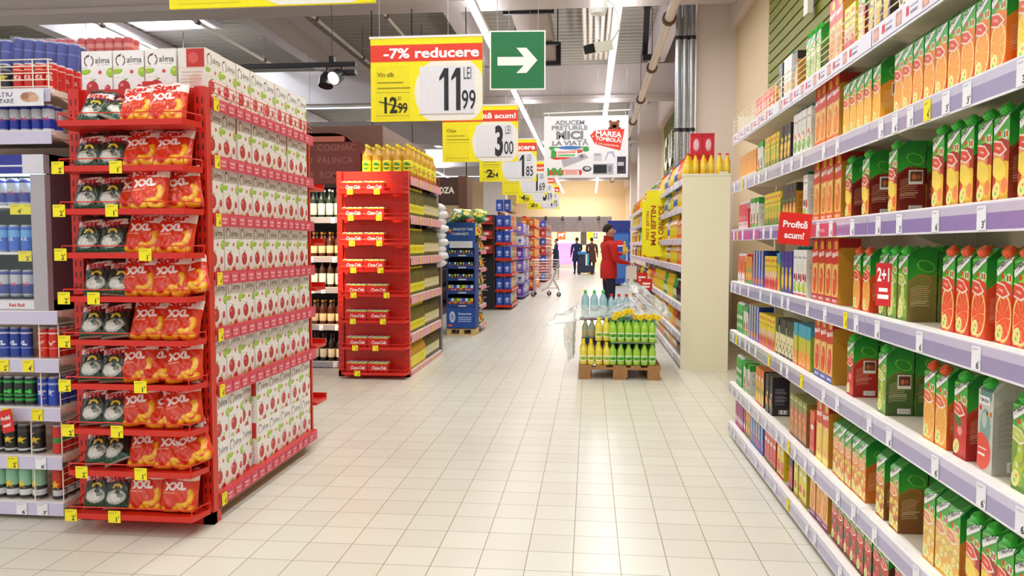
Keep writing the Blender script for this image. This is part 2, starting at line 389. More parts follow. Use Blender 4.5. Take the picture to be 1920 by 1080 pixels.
for y in (7, 9, 11, 13, 15): m = MB(); m.box(-.12, .74, y, y+.06, -.06, -.01); m.bar((-.1, y+.03, -.03), (-.1, y+.03, 1.1), .02); m.bar((.72, y+.03, -.03), (.72, y+.03, 1.1), .02); m.build('hanger_bar', BLACK, e)
m = MB(); m.box(-.1, .72, 16.6, 16.7, -.08, .4); m.build('end_flange', BLACK, e)
for k, x in enumerate((1.30, 1.40, 1.50)):
    e = empty('wall_duct', (x, 11.7, 0)); tag(e, 'grey metal riser pipe beside the white column{o}', 'pipe', 'riser pipes', k, 'from the aisle')
    m = MB(); m.tube([(0, 0, 0), (0, 0, 6.3)], .045, 12); m.build('riser', GALV, e, smooth=True)
    for z in (1, 3.05, 4.4): m = MB(); m.tube([(0, 0, z), (0, 0, z+.05)], .056, 12); m.build('clamp', DARK, e)
# green slatted wall panels
GREEN = mat('olive_green_slats', '7c7f18', .55, nscale=3, var=.08)
def slats(y0, y1, z0, z1, label):
    m = MB(); z = z0; m.box(-.005, .0, y0, y1, z0, z1)
    pr = []
    while z < z1-.01: pr += [(-.004, z), (-.032, z+.004), (-.032, z+.098), (-.004, z+.102)]; z += .115
    m.grid([[(x, y1, zz) for x, zz in pr], [(x, y0, zz) for x, zz in pr]])
    o = m.build('slatted_panel', GREEN, loc=(2.14, 0, 0)); tag(o, label, 'wall panel', 'green slatted wall panels'); return o
slats(-4, 9.5, 1.9, 6.2, 'large olive green slatted wall panel above the juice shelves')
slats(18.0, 22.4, 2.9, 4.75, 'smaller green slatted wall panel beyond the white column with pale lettering')
SIGNW = mat('white_sign_letter', 'f0ece2', .5)
m = MB(); 
for a, b in ((7.52, 7.66), (6.98, 7.12)): m.box(-.05, 0, a, b, 3.53, 4.7)
m.box(-.05, 0, 6.98, 7.66, 4.55, 4.7); o = m.build('wall_lettering', SIGNW, loc=(2.07, 0, 0)); tag(o, 'thick white letter strokes mounted on the large olive slatted panel', 'lettering')
m = MB()
for t, y, z in (('S', 19.0, 4.05), ('U', 20.2, 4.05), ('C', 21.4, 4.05)): m.text(t, -y, z-4.05, .8, (0, 0, 0), (0, -1, 0), (0, 0, 1), (1, 1, 1), .05)
o = m.build('wall_lettering', SIGNW, loc=(2.06, 0, 3.85)); tag(o, 'pale white letters on the smaller green slatted panel beyond the column', 'lettering')
m = MB(); m.box(1.98, 2.14, 26.5, 31.5, 2.2, 3.6); o = m.build('green_wall_sign', mat('bright_green_sign', '4fc24a', .5)); tag(o, 'narrow bright green wall sign near the far end of the wall', 'sign')

# far end: header band, chilled counter, posters
m = MB(); m.box(-9, 1.25, 43.6, 44, 2.15, 3.0); m.box(-9, -8.7, 43.65, 43.95, 0, 2.15); m.box(1.05, 1.25, 43.65, 43.95, 0, 2.15); o = m.build('header_band', mat('grey_mosaic', '9c8f90', .6, nscale=9, var=.35)); tag(o, 'grey mosaic header band spanning the far end above the chilled counter', 'header')
for k, x in enumerate((-2.45, -1.5, -.55, .5)):
    e = empty('clip_spotlight', (x, 43.5, 2.95)); tag(e, 'small black spotlight on the grey mosaic header{o}', 'spotlight', 'header spotlights', k, 'from the orange gondola')
    m = MB(); m.bar((0, .1, .05), (0, -.15, .05), .05); m.build('bracket', BLACK, e)
    m = MB(); m.tube([(0, -.15, .05), (0, -.28, -.12)], [.06, .09], 10); m.build('lamp_head', BLACK, e)
area('counter_lamp', (-1.2, 45.2, 2.6), 6, 1.2, 170, (0, 0, 0), (1, .95, .85))
area('wall_washer', (-.9, 45.4, 4.6), 4, .3, 60, (math.radians(35), 0, 0), (1, .85, .6))
e = empty('chilled_counter', (-1.35, 45.5, 0)); tag(e, 'long pink-lit chilled display counter under the grey header', 'fridge')
PINKL = mat('pink_lit_shelf', 'f3b6f0', emit=.9)
m = MB(); m.box(-.68, .66, 0, .8, 0, .25); m.build('base', mat('counter_base', 'd8cfd0', .5), e)
m = MB(); m.box(-.68, .66, .7, .8, .25, 1.5); m.build('lit_back', PINKL, e)
for z in (.5, .85, 1.2): m = MB(); m.box(-.66, .64, .15, .7, z, z+.04); m.build('shelf', mat('pale_pink_shelf', 'eecbe8', .4), e)
m = MB(); m.box(-.7, .68, 0, .8, 1.5, 1.68); m.build('canopy', WHITE, e)
def poster(x, z, w, h, col, label, txt=None, tc=(1, 1, 1)):
    m = MB(); m.box(-w/2, w/2, 0, .02, -h/2, h/2, hx(col))
    if txt: m.text(txt, 0, 0, h*.5, (0, 0, 0), (1, 0, 0), (0, 0, 1), tc, .03, width=w*.7)
    return m, tag(m.build('poster', PMATTE, loc=(x, 46.978, z)), label, 'poster')
m, o = poster(-1.72, 2.02, .5, .55, 'e8632a', 'small orange poster with white animal shape above the chilled counter')
m = MB(); m.box(-.16, .12, -.01, 0, -.05, .08, (1, 1, 1)); m.box(.1, .18, -.01, 0, .02, .12, (1, 1, 1)); m.box(-.15, -.1, -.01, 0, -.14, -.05, (1, 1, 1)); m.box(.05, .1, -.01, 0, -.14, -.05, (1, 1, 1)); m.build('animal_print', PMATTE, o)
poster(-.35, 1.95, .36, 1.1, '45403c', 'tall dark notice board on the back wall beside the yellow price poster', None)
m, o = poster(.2, 2.0, .65, .6, 'f3e81c', 'yellow price poster with red strip on the back wall'); m = MB(); m.box(-.32, .32, -.01, 0, .2, .3, hx('e23a22')); m.box(.02, .32, -.012, 0, -.28, .2, hx('f2f0ee')); m.text('0.2', .17, -.03, .3, (0, -.014, 0), (1, 0, 0), (0, 0, 1), hx('2a2a30'), .05, width=.26); m.build('price_panel', PMATTE, o)

# ---------------- tag designs ----------------
def tagimg(bg, big, sm, w=5, h=4.5):
    c = Cv(w, h, 7, bg); c.rect(.4, h-1.0, w*.62, h-.8, '8a7d20' if bg[0] == 'f' and bg[4] < '9' else '8c8c98'); c.rect(.4, h-.6, w*.8, h-.48, 'b0a050' if bg[4] < '9' else 'a8a8b4')
    c.text(big, w*.68, 1.35, 1.7, '26242a', .03); c.text(sm, w*.86, 2.2, .8, '26242a', .02); return c.a
TY = [tagimg('f7e81f', '2', '9'), tagimg('f7e81f', '1', '5'), tagimg('f7e81f', '4', '2')]
TW = [tagimg('efeff4', '3', '4', 4, 6), tagimg('efeff4', '6', '2', 4, 6)]
def tagmesh(img, w, h):
    m = MB(); ny, nx = img.shape[:2]; X, Z = np.meshgrid(np.linspace(-w/2, w/2, nx), np.linspace(-h/2, h/2, ny))
    m.grid(np.stack([X, X*0-.0015, Z], -1), img); m.box(-w/2, w/2, -.0008, 0, -h/2, h/2, img[0, 0]); return m
TAGP = {}
def price_tag(parent, x, y, z, rz, kind=0, w=.055, h=.05, white=False, tilt=0):
    key = (kind, w, h, white)
    if key not in TAGP:
        m = tagmesh((TW if white else TY)[kind % (2 if white else 3)], w, h); o = m.build('price_tag', PMATTE); TAGP[key] = o.data; 
    else:
        o = bpy.data.objects.new('price_tag', TAGP[key]); COL.objects.link(o)
    o.parent = parent; o.location = (x, y, z); o.rotation_euler = (tilt, 0, rz); return o
# ---------------- product makers ----------------
def caps(parent, mt, x, y, z, r=.015, h=.016, tilt=0):
    m = MB(); m.tube([(0, 0, 0), (0, 0, h*.75), (0, 0, h)], [r, r, r*.9], 14)
    for i in range(12): a = 2*PI*i/12; m.box(r*math.cos(a)-.001, r*math.cos(a)+.001, r*math.sin(a)-.001, r*math.sin(a)+.001, .001, h*.7)
    o = m.build('cap', mt, parent, (x, y, z), smooth=True); o.rotation_euler.x = tilt; return o
def carton(name, w, d, h, front, side, cap=None, slope=0, top=None, capr=.016, mt=None, sideL=None):
    m = MB(); hf = h-slope; ys = d*.34
    L = math.hypot(ys, slope) if slope else 0; tot = hf+L
    ny, nx = front.shape[:2]; s = np.linspace(0, tot, ny); x = np.linspace(-w/2, w/2, nx)
    z = np.where(s <= hf, s, hf+(s-hf)/max(L, 1e-6)*slope); y = np.where(s <= hf, 0, (s-hf)/max(L, 1e-6)*ys)-d/2
    m.grid(np.stack([np.tile(x, (ny, 1)), np.tile(y[:, None], (1, nx)), np.tile(z[:, None], (1, nx))], -1), front)
    for sg, im in ((1, side), (-1, side if sideL is None else sideL)):
        ny, nx = im.shape[:2]; yy = np.linspace(-d/2, d/2, nx) if sg > 0 else np.linspace(d/2, -d/2, nx)
        zt = hf+slope*np.clip((yy+d/2)/ys, 0, 1); v = np.linspace(0, 1, ny)[:, None]
        m.grid(np.stack([np.full((ny, nx), sg*w/2), np.tile(yy, (ny, 1)), v*zt], -1), im)
    tc = top if top is not None else front[-1, front.shape[1]//2]
    y0 = -d/2+ys if slope else -d/2
    m.add([(-w/2, y0, h), (w/2, y0, h), (w/2, d/2, h), (-w/2, d/2, h)], [(0, 1, 2, 3)], tc)
    m.add([(-w/2, d/2, 0), (w/2, d/2, 0), (w/2, d/2, h), (-w/2, d/2, h)], [(1, 0, 3, 2)], tc)
    m.add([(-w/2, -d/2, 0), (w/2, -d/2, 0), (w/2, d/2, 0), (-w/2, d/2, 0)], [(3, 2, 1, 0)], front[0, 0])
    o = m.build(name, mt or PRINT)
    if cap is not None:
        if slope: caps(o, cap, 0, -d/2+ys*.5, hf+slope*.5, capr, .018, math.atan2(slope, ys))
        else: caps(o, cap, 0, -d*.22, h, capr, .016)
    return Kind(o, w=w, d=d, h=h)
def lines(c, x0, x1, y0, y1, col, st=.35):
    y = y0
    while y < y1: c.rect(x0, y, x0+(x1-x0)*(.7+.3*random.random()), y+st*.4, col, .6); y += st
    return c
def barcode(c, x0, y0, x1, y1):
    c.rect(x0, y0, x1, y1, 'f4f1ea'); x = x0+.3
    while x < x1-.3: c.rect(x, y0+.3, x+.12, y1-.2, '3a3632', .8); x += .35
    return c
def tym(w, h, main, wedge, lower, fruit, res=7.5, badge=True, gfrac=.40):
    c = Cv(w, h, res, main); g = h*(1-gfrac)
    c.grad(0, g, lower, main)
    kind, fc = fruit
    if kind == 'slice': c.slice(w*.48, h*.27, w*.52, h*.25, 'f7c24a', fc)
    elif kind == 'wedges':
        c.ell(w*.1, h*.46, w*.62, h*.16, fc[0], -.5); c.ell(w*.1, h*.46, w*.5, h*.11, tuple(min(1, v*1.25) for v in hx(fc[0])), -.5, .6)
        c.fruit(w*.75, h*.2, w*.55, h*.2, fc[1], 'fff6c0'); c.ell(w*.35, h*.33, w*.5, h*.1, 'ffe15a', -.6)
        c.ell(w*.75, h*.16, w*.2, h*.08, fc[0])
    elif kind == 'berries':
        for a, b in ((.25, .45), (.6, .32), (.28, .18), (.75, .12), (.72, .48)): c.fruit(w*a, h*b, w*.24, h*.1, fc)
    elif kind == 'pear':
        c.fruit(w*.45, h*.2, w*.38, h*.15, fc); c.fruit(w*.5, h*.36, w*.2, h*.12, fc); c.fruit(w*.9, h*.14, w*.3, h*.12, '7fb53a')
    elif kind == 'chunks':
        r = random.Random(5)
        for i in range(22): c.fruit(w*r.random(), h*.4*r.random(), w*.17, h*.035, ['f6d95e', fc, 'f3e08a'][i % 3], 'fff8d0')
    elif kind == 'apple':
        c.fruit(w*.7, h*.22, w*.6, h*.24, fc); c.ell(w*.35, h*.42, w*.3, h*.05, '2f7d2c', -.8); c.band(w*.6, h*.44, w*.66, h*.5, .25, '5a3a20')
    # green head
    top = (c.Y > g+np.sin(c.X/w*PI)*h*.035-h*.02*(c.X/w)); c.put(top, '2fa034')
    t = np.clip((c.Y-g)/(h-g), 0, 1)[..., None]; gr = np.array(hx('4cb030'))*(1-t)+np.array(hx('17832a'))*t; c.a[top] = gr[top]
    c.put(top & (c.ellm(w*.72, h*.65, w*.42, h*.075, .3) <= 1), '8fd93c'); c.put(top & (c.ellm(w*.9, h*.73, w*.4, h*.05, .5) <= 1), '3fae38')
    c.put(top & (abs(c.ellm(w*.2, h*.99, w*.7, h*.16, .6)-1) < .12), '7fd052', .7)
    # wedge
    c.poly([(0, g+h*.02), (w*.5, g-h*.005), (w*.86, g-h*.1), (w*.45, g-h*.15), (0, g-h*.11)], 'f8efe0')
    c.poly([(0, g+h*.005), (w*.48, g-h*.02), (w*.76, g-h*.095), (w*.42, g-h*.13), (0, g-h*.095)], wedge)
    c.text('100%', w*.3, g-h*.065, h*.022, 'ffe9d8', .02, w*.3, -.3)
    # label
    a = .62; c.band(-.2, h*.70, w*.93, h*.70+w*1.0*math.tan(a)*.8, w*.31, '1c6a2a'); c.band(-.1, h*.70, w*.89, h*.697+w*.96*math.tan(a)*.8, w*.26, 'f4f4f0')
    c.text('TYMBARK', w*.44, h*.70+w*.34, w*.15, '22282a', .03, w*.92, math.atan(.8*math.tan(a)))
    c.ell(w*.38, h*.672, w*.09, w*.1, 'e2331f')
    c.ell(w*.76, h*.655, w*.19, w*.17, 'dfe6e0'); c.rect(w*.63, h*.655-w*.1, w*.72, h*.655+w*.1, '1d3c8c'); c.rect(w*.72, h*.655-w*.1, w*.80, h*.655+w*.1, 'f0c020'); c.rect(w*.80, h*.655-w*.1, w*.89, h*.655+w*.1, 'c62a22')
    if badge:
        c.ell(w*.24, h*.115, w*.22, h*.085, 'f3efa0', -.3); c.ell(w*.24, h*.115, w*.17, h*.065, 'e6e68a', -.3); c.ell(w*.2, h*.09, w*.06, h*.02, '7ecf3e'); c.ell(w*.3, h*.14, w*.05, h*.014, 'e8862a')
    return c.a
def tymside(w, h, main, lower, photo=True, res=4.5, col2=None):
    c = Cv(w, h, res, main); g = h*.62; c.grad(0, g, lower, main)
    top = c.Y > g+np.sin(c.X/w*PI)*h*.02; t = np.clip((c.Y-g)/(h-g), 0, 1)[..., None]; gr = np.array(hx('3fa535'))*(1-t)+np.array(hx('1c7c2c'))*t; c.a[top] = gr[top]
    c.put(top & (abs(c.ellm(w*.62, h*.75, w*.3, h*.07, -.4)-1) < .1), '8fdc5a'); c.put(c.ellm(w*.62, h*.75, w*.27, h*.06, -.4) < .9, '2f9a34', .6)
    c.put(abs(c.ellm(w*.3, h*.5, w*.5, h*.12, .4)-1) < .1, 'e8704a' if col2 is None else col2, .5)
    lines(c, w*.12, w*.8, h*.22, h*.5, 'f0d8b0', .7)
    if photo:
        c.rect(w*.42, h*.40, w*.92, h*.60, 'efe9dc'); c.rect(w*.46, h*.44, w*.88, h*.58, '6a4030'); c.ell(w*.6, h*.5, w*.08, h*.04, 'c87048'); c.ell(w*.76, h*.5, w*.07, h*.035, 'a8602f')
        barcode(c, w*.45, h*.03, w*.92, h*.11)
    return c.a
def pack(w, h, top, body, tf=.25, bot=None, bf=.12, blobs=(), txt=None, tcol='ffffff', ty=.82, th=.08, tw=.85, res=5, grad2=None, rot=0, kind='fruit'):
    c = Cv(w, h, res, body)
    if grad2: c.grad(0, h*(1-tf), grad2, body)
    c.rect(0, h*(1-tf), w, h, top)
    if bot: c.rect(0, 0, w, h*bf, bot)
    for b in blobs:
        if len(b) > 5 and b[5] == 's': c.slice(b[0]*w, b[1]*h, b[2]*w, b[3]*h, 'f6b83a', b[4])
        else: c.fruit(b[0]*w, b[1]*h, b[2]*w, b[3]*h, b[4])
    if txt: c.text(txt, w/2, h*ty, h*th, tcol, .03, w*tw, rot)
    return c.a
def plainside(w, h, col, top=None, lc='ffffff', bc=True, res=3.5):
    c = Cv(w, h, res, col)
    if top: c.rect(0, h*.8, w, h, top)
    lines(c, w*.15, w*.85, h*.3, h*.7, lc, h*.03)
    if bc: barcode(c, w*.4, h*.04, w*.9, h*.15)
    return c.a
K = {}      # kind -> (Kind, label words)
def addk(k, kind, lab): K[k] = (kind, lab)
def tymk(k, lab, main, wedge, lower, fruit, cap=CAPG, w=7.4, d=9.2, h=24, **q):
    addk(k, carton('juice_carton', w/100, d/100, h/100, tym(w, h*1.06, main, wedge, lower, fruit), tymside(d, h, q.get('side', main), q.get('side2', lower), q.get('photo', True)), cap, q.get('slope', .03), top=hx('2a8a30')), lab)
tymk('t_orange', 'green-topped orange-slice carton', 'f28a22', 'ee4f33', 'e2571c', ('slice', 'f79a22'), None)
tymk('t_orange2', 'green-headed orange and lemon carton', 'f29a2a', 'ee5c33', 'f0b030', ('slice', 'fbb52a'), None)
tymk('t_yellow', 'green-topped golden-fruit carton', 'f4a325', 'ee6a33', 'f7c52c', ('slice', 'fbd02a'), None)
tymk('t_peach', 'green-topped red and yellow peach carton', 'a8281a', 'ee4a3a', 'd8522a', ('wedges', ('f08a5a', 'f6c23a')), CAPG, side='8a2c18', side2='9a3a1c', h=24.4)
tymk('t_multi', 'green-topped tomato-red multifruit carton', '8e2216', 'e2503a', 'b04020', ('wedges', ('e86a3a', 'f2b22a')), CAPG, side='741a12', side2='7e2414', h=24.4)
tymk('t_redgreen', 'green-topped blood-orange carton', 'ea5a22', 'e2402a', 'e0481c', ('slice', 'f7a03a'), CAPO, side='e85a22', side2='d8481c')
tymk('t_lime', 'green-topped lime carton', '7fae32', 'b8d24a', '5f8a2a', ('pear', 'd8e07a'), CAPG, side='8a8a40', side2='7a6a34', photo=False, h=24.4)
tymk('t_grape', 'orange-capped red-grapefruit carton', 'e8442a', 'f0553c', 'd8381e', ('slice', 'f0572e'), CAPO, side='e2522c', side2='e05028', photo=False, h=24.4)
tymk('t_apple', 'green-topped red-apple carton', 'c9281c', 'e8503a', 'a81a14', ('apple', 'd8281e'), CAPG, side='c23a20', side2='a81c18')
tymk('t_pear', 'green-topped pear carton', '8fae3a', 'c8d85a', '5f8f2c', ('pear', 'b8cc3e'), CAPG, side='5c7a34', side2='3f5c2c')
tymk('t_mango', 'orange-capped mango carton', 'f2862a', 'ee6c3a', 'f0a02c', ('slice', 'f6a83a'), CAPO, side='d86a2c', side2='c8501c')
tymk('t_pine', 'green-topped pineapple-chunk carton', 'f2a04a', 'f6a46a', 'e0662a', ('chunks', 'f2b84a'), None, side='c8601f', side2='d87820')
tymk('t_corn', 'green-topped yellow-chunk carton', 'd8902a', 'f09050', 'b8561e', ('chunks', 'f6cf3a'), None, side='8a6a2a', side2='7c4a1c', photo=False)
tymk('t_cherry', 'green-topped cherry carton', '4a7a2c', 'e2503a', '6a3a20', ('berries', 'd4261e'), None, side='4a2c1c', side2='6a241a')
tymk('t_apri', 'green-topped cream apricot carton', 'f2cf7a', 'f29a6a', 'f0a83c', ('chunks', 'f8e29a'), None, side='e0902e', side2='d0741f')
addk('silver', carton('juice_carton', .076, .092, .245, (lambda c: c.ell(3.8, 20, 3, 3, '5f8a84').ell(3.8, 11, 2.6, 5, '7fa49c').ell(3.2, 13, 1.2, 2, 'b8cdc6').rect(.3, 17, 5.6, 19, 'f2f2f0').text('TYMBARK', 2.9, 18, 1, '22282a', .03, 4.6).ell(1.2, 15.9, .7, .7, 'e2331f').rect(4.2, 14.4, 5.1, 15.6, '1d3c8c').rect(5.1, 14.4, 5.9, 15.6, 'f0c020').rect(5.9, 14.4, 6.7, 15.6, 'c62a22').ell(2.2, 5, 4.6, 4.6, 'ea4a36').rect(.4, 5.6, 4.6, 6, 'ffe0d8').rect(.4, 4, 3.8, 4.5, 'ffffff').a)(Cv(7.6, 24.6, 5.5, 'c9c9bf')), plainside(9.2, 24.5, 'b3b09f', 'c2c0b2', '7c7a6c'), CAPG, .03), 'silver-grey carton with red circle')
def santal(col, fr, cap='f2e020', bot='d4301c', w=8.6, h=28, txt='BRAVO'):
    c = Cv(w, h, 5, 'f7b052'); c.rect(0, h*.64, w, h, 'd9281e'); c.ell(w*.3, h*.66, w*.9, h*.05, 'd9281e')
    c.ell(w*.6, h*.9, w*.22, h*.065, cap); c.ell(w*.6, h*.9, w*.1, h*.04, 'd6a818'); c.text(txt, w*.5, h*.76, h*.065, 'ffffff', .04, w*.9, .12)
    c.ell(w*.5, h*.36, w*.42, h*.25, 'f8d488', -.12); c.fruit(w*.5, h*.34, w*.34, h*.21, fr, 'ffe8c0', -.12); c.rect(0, 0, w, h*.12, bot); c.text('BRAVO', w*.5, h*.06, h*.04, 'fff0e0', .02, w*.7)
    return c.a
def santals(col, w=9, h=28):
    c = Cv(w, h, 3.5, col); c.rect(0, h*.86, w, h, 'a8201a'); c.put((c.ellm(w*.5, h*.78, w*.55, h*.12) > 1) & (c.Y > h*.78) & (c.Y < h*.86), 'a8201a'); lines(c, w*.1, w*.9, h*.1, h*.7, 'b8862a', .9); return c.a
for k, lab, fr, bot, cp in (('s_orange', 'tall red-topped orange-peach carton', 'f58a2c', 'e8601f', None), ('s_red', 'tall red-topped grapefruit carton', 'ee5a34', 'c8203a', CAPY), ('s_trop', 'yellow-capped red tropical carton', 'f0462c', '2444a8', CAPY), ('s_pine', 'red-topped pineapple carton', 'f6d42c', 'f2e23a', CAPY), ('s_purple', 'red-topped passion-fruit carton', 'f2932c', '8a2a8c', CAPY)):
    w = 8.4; addk(k, carton('juice_carton', w/100, .09, .28, santal(0, fr, bot=bot, w=w), santals('c58a2a'), cp, 0, top=hx('b8231a')), lab)
def small(k, lab, w, d, h, front, sc, stop=None, lc='ffffff', cap=None, **q):
    addk(k, carton('juice_carton', w/100, d/100, h/100, front, plainside(d, h, sc, stop, lc, **q), cap), lab)
small('y_pack', 'yellow-topped small red-fruit carton', 6, 8, 19, pack(6, 19, 'f3d622', 'e9c7a0', .45, 'd83a3c', .3, ((.5, .25, .3, .14, 'd8323a'), (.5, .87, .3, .05, 'e8483c')), 'NECTAR', '3c3010', .7, .05), 'e6cf3a', 'f3d622', '8a6a20')
small('y_green', 'yellow-topped small green-fruit carton', 6, 8, 19, pack(6, 19, 'f3d622', 'bcc83a', .4, '3f8a3a', .25, ((.5, .3, .2, .22, 'f0932c'), (.5, .87, .3, .05, 'e8483c')), 'NECTAR', '3c3010', .7, .05), '9aa83a', 'f3d622', '3c6a20')
small('d_yellow', 'black carton with yellow blossoms', 6.6, 8, 20, pack(6.6, 20, '241c2c', '2c2430', .3, None, .1, ((.5, .45, .42, .12, 'f6c81f'), (.4, .25, .36, .12, 'f0b81c'), (.6, .65, .3, .07, 'f4d43a')), None), '2a2028', None, '907050')
small('d_orange', 'black-topped orange mango carton', 6.6, 8, 21, pack(6.6, 21, '2c1c14', '3a2818', .35, 'e8951f', .1, ((.5, .3, .42, .24, 'f2a32a'), (.5, .6, .35, .05, '3f7a2c')), None), 'c8861f', '2c1c14', '5c3a10')
small('w_green', 'white carton with green melon', 7, 9, 22, pack(7, 22, 'f2f0ea', 'eeeee6', .3, 'c8d84a', .08, ((.5, .25, .42, .13, '7fb53a'), (.4, .5, .2, .05, 'ee6a2c'), (.7, .42, .15, .05, 'f08a2c')), 'AdNatura', '4a6a5a', .82, .045), 'e6e2d2', 'f2f0ea', '9a9a8a', cap=CAPK)
small('w_fruit', 'white carton with mixed fruit', 7.4, 9, 23, pack(7.4, 23, 'f4f4f0', 'efefe8', .3, 'c8283c', .06, ((.3, .42, .2, .07, '5a1f3c'), (.75, .4, .22, .09, 'd8262c'), (.4, .2, .35, .12, '9ac83a'), (.8, .18, .2, .09, 'e6e26a')), 'AdNatura', '4a6a6a', .84, .045), 'e8e4d8', 'f4f4f0', '9a9a8a', cap=CAPK)
small('orangebox', 'orange box with dark label', 7, 8, 17, pack(7, 17, 'f0a02c', 'f2a83a', .3, 'f2e6c8', .2, ((.5, .1, .1, .08, '2c2430'),), None), 'e2902a', 'f0a83a', '3a2c3a', bc=False)
small('pink', 'pink-red small berry carton', 5.5, 7, 17, pack(5.5, 17, 'e8455a', 'ee5a6a', .3, 'f6dfe0', .3, ((.5, .45, .3, .1, 'f2a0a8'), (.5, .2, .15, .06, '2c2430')), None), 'e23a4a', 'f2c0c8', cap=CAPW)
small('milkor', 'orange-and-white small milk carton', 5.5, 7, 18, pack(5.5, 18, 'f07a4a', 'ee7a44', .25, 'f6efe6', .3, ((.5, .3, .3, .1, 'ffffff'), (.5, .12, .18, .05, '5a2c2c')), None), 'e8663a', 'f6dfd0', cap=CAPW)
small('milkgr', 'green-and-white small milk carton', 6, 7, 19, pack(6, 19, '4ab84a', '3aa845', .25, '2f8f3a', .1, ((.5, .55, .4, .08, 'ffffff'), (.5, .25, .35, .1, 'e8efe0')), None), '3aa845', '6acc6a', cap=CAPW)
small('grw', 'white carton with green lid band', 7, 9, 19, pack(7, 19, '2fa23a', 'e9e6dc', .15, '5fae4a', .18, ((.5, .35, .32, .15, '8a5a3a'), (.7, .2, .2, .08, 'd84a3a')), None), 'e0ded0', '2fa23a', '8a9a7a')
small('orgr', 'orange carton with green stripes', 6, 7, 18, pack(6, 18, 'f2a43a', 'eea23a', .3, '4f9a3a', .15, ((.5, .5, .35, .08, '6ab04a'), (.5, .3, .3, .08, 'f6c84a')), None), 'e8923a', 'c8382c', cap=CAPR)
small('blue', 'blue-and-yellow juice carton', 7, 9, 22, (lambda c: c.rect(2.2, 5, 4.2, 22, 'f2d42a').rect(2.7, 6, 3.6, 22, 'f6ecc0').fruit(3.4, 3.4, 2.4, 2.6, 'f08a2c').a)(Cv(7, 22, 4, '2458c4')), '1f4cae', '163c92', 'f0e0a0')
small('teal', 'teal-and-orange slice carton', 7, 9, 21, pack(7, 21, '35a8c4', 'c8d23a', .3, 'f28a2c', .35, ((.5, .2, .4, .14, 'f7932a', 's'),), None, grad2='f0b03a'), '8fae3a', '2f9cb8', 'e8efe0')
small('purple', 'purple carton with yellow pear', 7, 9, 22, pack(7, 22, '3c2c8c', '4a3a9c', .25, '2f2c7c', .08, ((.5, .3, .35, .22, 'f3cf2c'), (.5, .55, .2, .08, 'f3dc4a')), None), '3c349a', None, 'd8c8f0')
small('cream', 'black-topped cream currant carton', 6.5, 8, 20, pack(6.5, 20, '26282a', 'f3e6b4', .4, '3a2c2c', .08, ((.3, .25, .16, .06, '34222c'), (.65, .15, .16, .06, '34222c'), (.6, .38, .13, .04, '34222c'), (.3, .62, .2, .03, '3f9a3a')), None), 'e6d8a8', '26282a', '8a7a50')
small('carrot', 'brown carrot-and-orange carton', 7, 9, 21, pack(7, 21, '8a8f3a', 'b8763a', .25, '6a4a20', .08, ((.4, .55, .3, .1, 'f2752a'), (.6, .4, .26, .09, 'f08530'), (.5, .18, .12, .05, 'f0842c')), 'BIO', 'e8ecc8', .9, .04), '9a6238', '8a7a3a', 'e8cfa8')
small('tomato', 'orange box with white roses', 7, 9, 22, pack(7, 22, 'f0802c', 'f2b84a', .3, 'c8501c', .05, ((.4, .72, .3, .07, 'f4efe6'), (.5, .4, .3, .08, '6aa83a'), (.6, .2, .3, .1, 'f6cf3a')), None), '2c2830', None, 'c8c4bc')
small('darkm', 'black carton with orange fruit', 7.4, 9.5, 22, pack(7.4, 22, '1f1c2c', '26222c', .3, None, .1, ((.3, .3, .3, .12, 'f2a32a'), (.6, .5, .2, .06, 'f6b83a'), (.7, .2, .2, .08, '3f7a3a')), None), '24202a', None, 'd0ccd0')
small('magenta', 'magenta milk-drink carton with pale foot', 6, 7, 19, pack(6, 19, 'a82472', 'a8287a', .2, 'c83a8a', .1, ((.5, .25, .4, .12, 'f4e6ee'),), None), '8e1f66', 'c85a9a', cap=CAPW)
small('blueb', 'bright-blue carton with red strawberries', 6.5, 9, 22, (lambda c: c.rect(2.2, 7, 3.9, 22, 'f2d83a').fruit(2, 4, 1.4, 1.8, 'd82c2c').fruit(4.6, 3, 1.3, 1.6, 'd82c2c').fruit(4.5, 7.5, 1.1, 1.5, 'e8742c').a)(Cv(6.5, 22, 4, '2f7ad0')), '2a6ac4', '2f8ae0', 'e0eaf6')
small('redor', 'red-orange carton with white banner', 6.5, 9, 20, pack(6.5, 20, 'e8622c', 'e24a3a', .25, '3f8a3a', .08, ((.5, .62, .35, .06, 'f6f0e8'), (.5, .3, .35, .12, 'd8323a')), None), 'c8382c', 'e8742c', 'f0d0b0')
small('yeltom', 'yellow carton with red apples', 7, 9, 21, pack(7, 21, 'f2cf1f', 'f0c82a', .2, 'c8281f', .06, ((.5, .68, .35, .07, 'f2ece0'), (.55, .28, .42, .17, 'd82c24')), None), 'e2c51f', None, '6a5a10')
small('gryel', 'green-capped yellow lemon-tea carton', 7, 9, 20, pack(7, 20, '1f6a4a', 'e3da3a', .14, 'c8a02a', .1, ((.4, .3, .3, .1, 'd8382c'), (.5, .65, .38, .07, 'f2efc0')), None), 'b8aa3a', '1a5a48', '4a4a20')
small('darkred', 'dark carton with red-leaf print', 7, 9, 20, pack(7, 20, '2c1f3a', 'c8322c', .4, '8a1f24', .1, ((.5, .35, .35, .14, 'e2423a'),), None), '341f34', None, 'c8a0a0')
small('vegw', 'white veggie carton with orange carrots', 7.4, 9, 22, pack(7.4, 22, 'efece4', 'ece8dc', .3, None, .1, ((.3, .3, .2, .1, 'f0942c'), (.7, .3, .2, .12, 'f2c83a')), None), 'd8d4c4', None, 'a8a498', cap=CAPK)
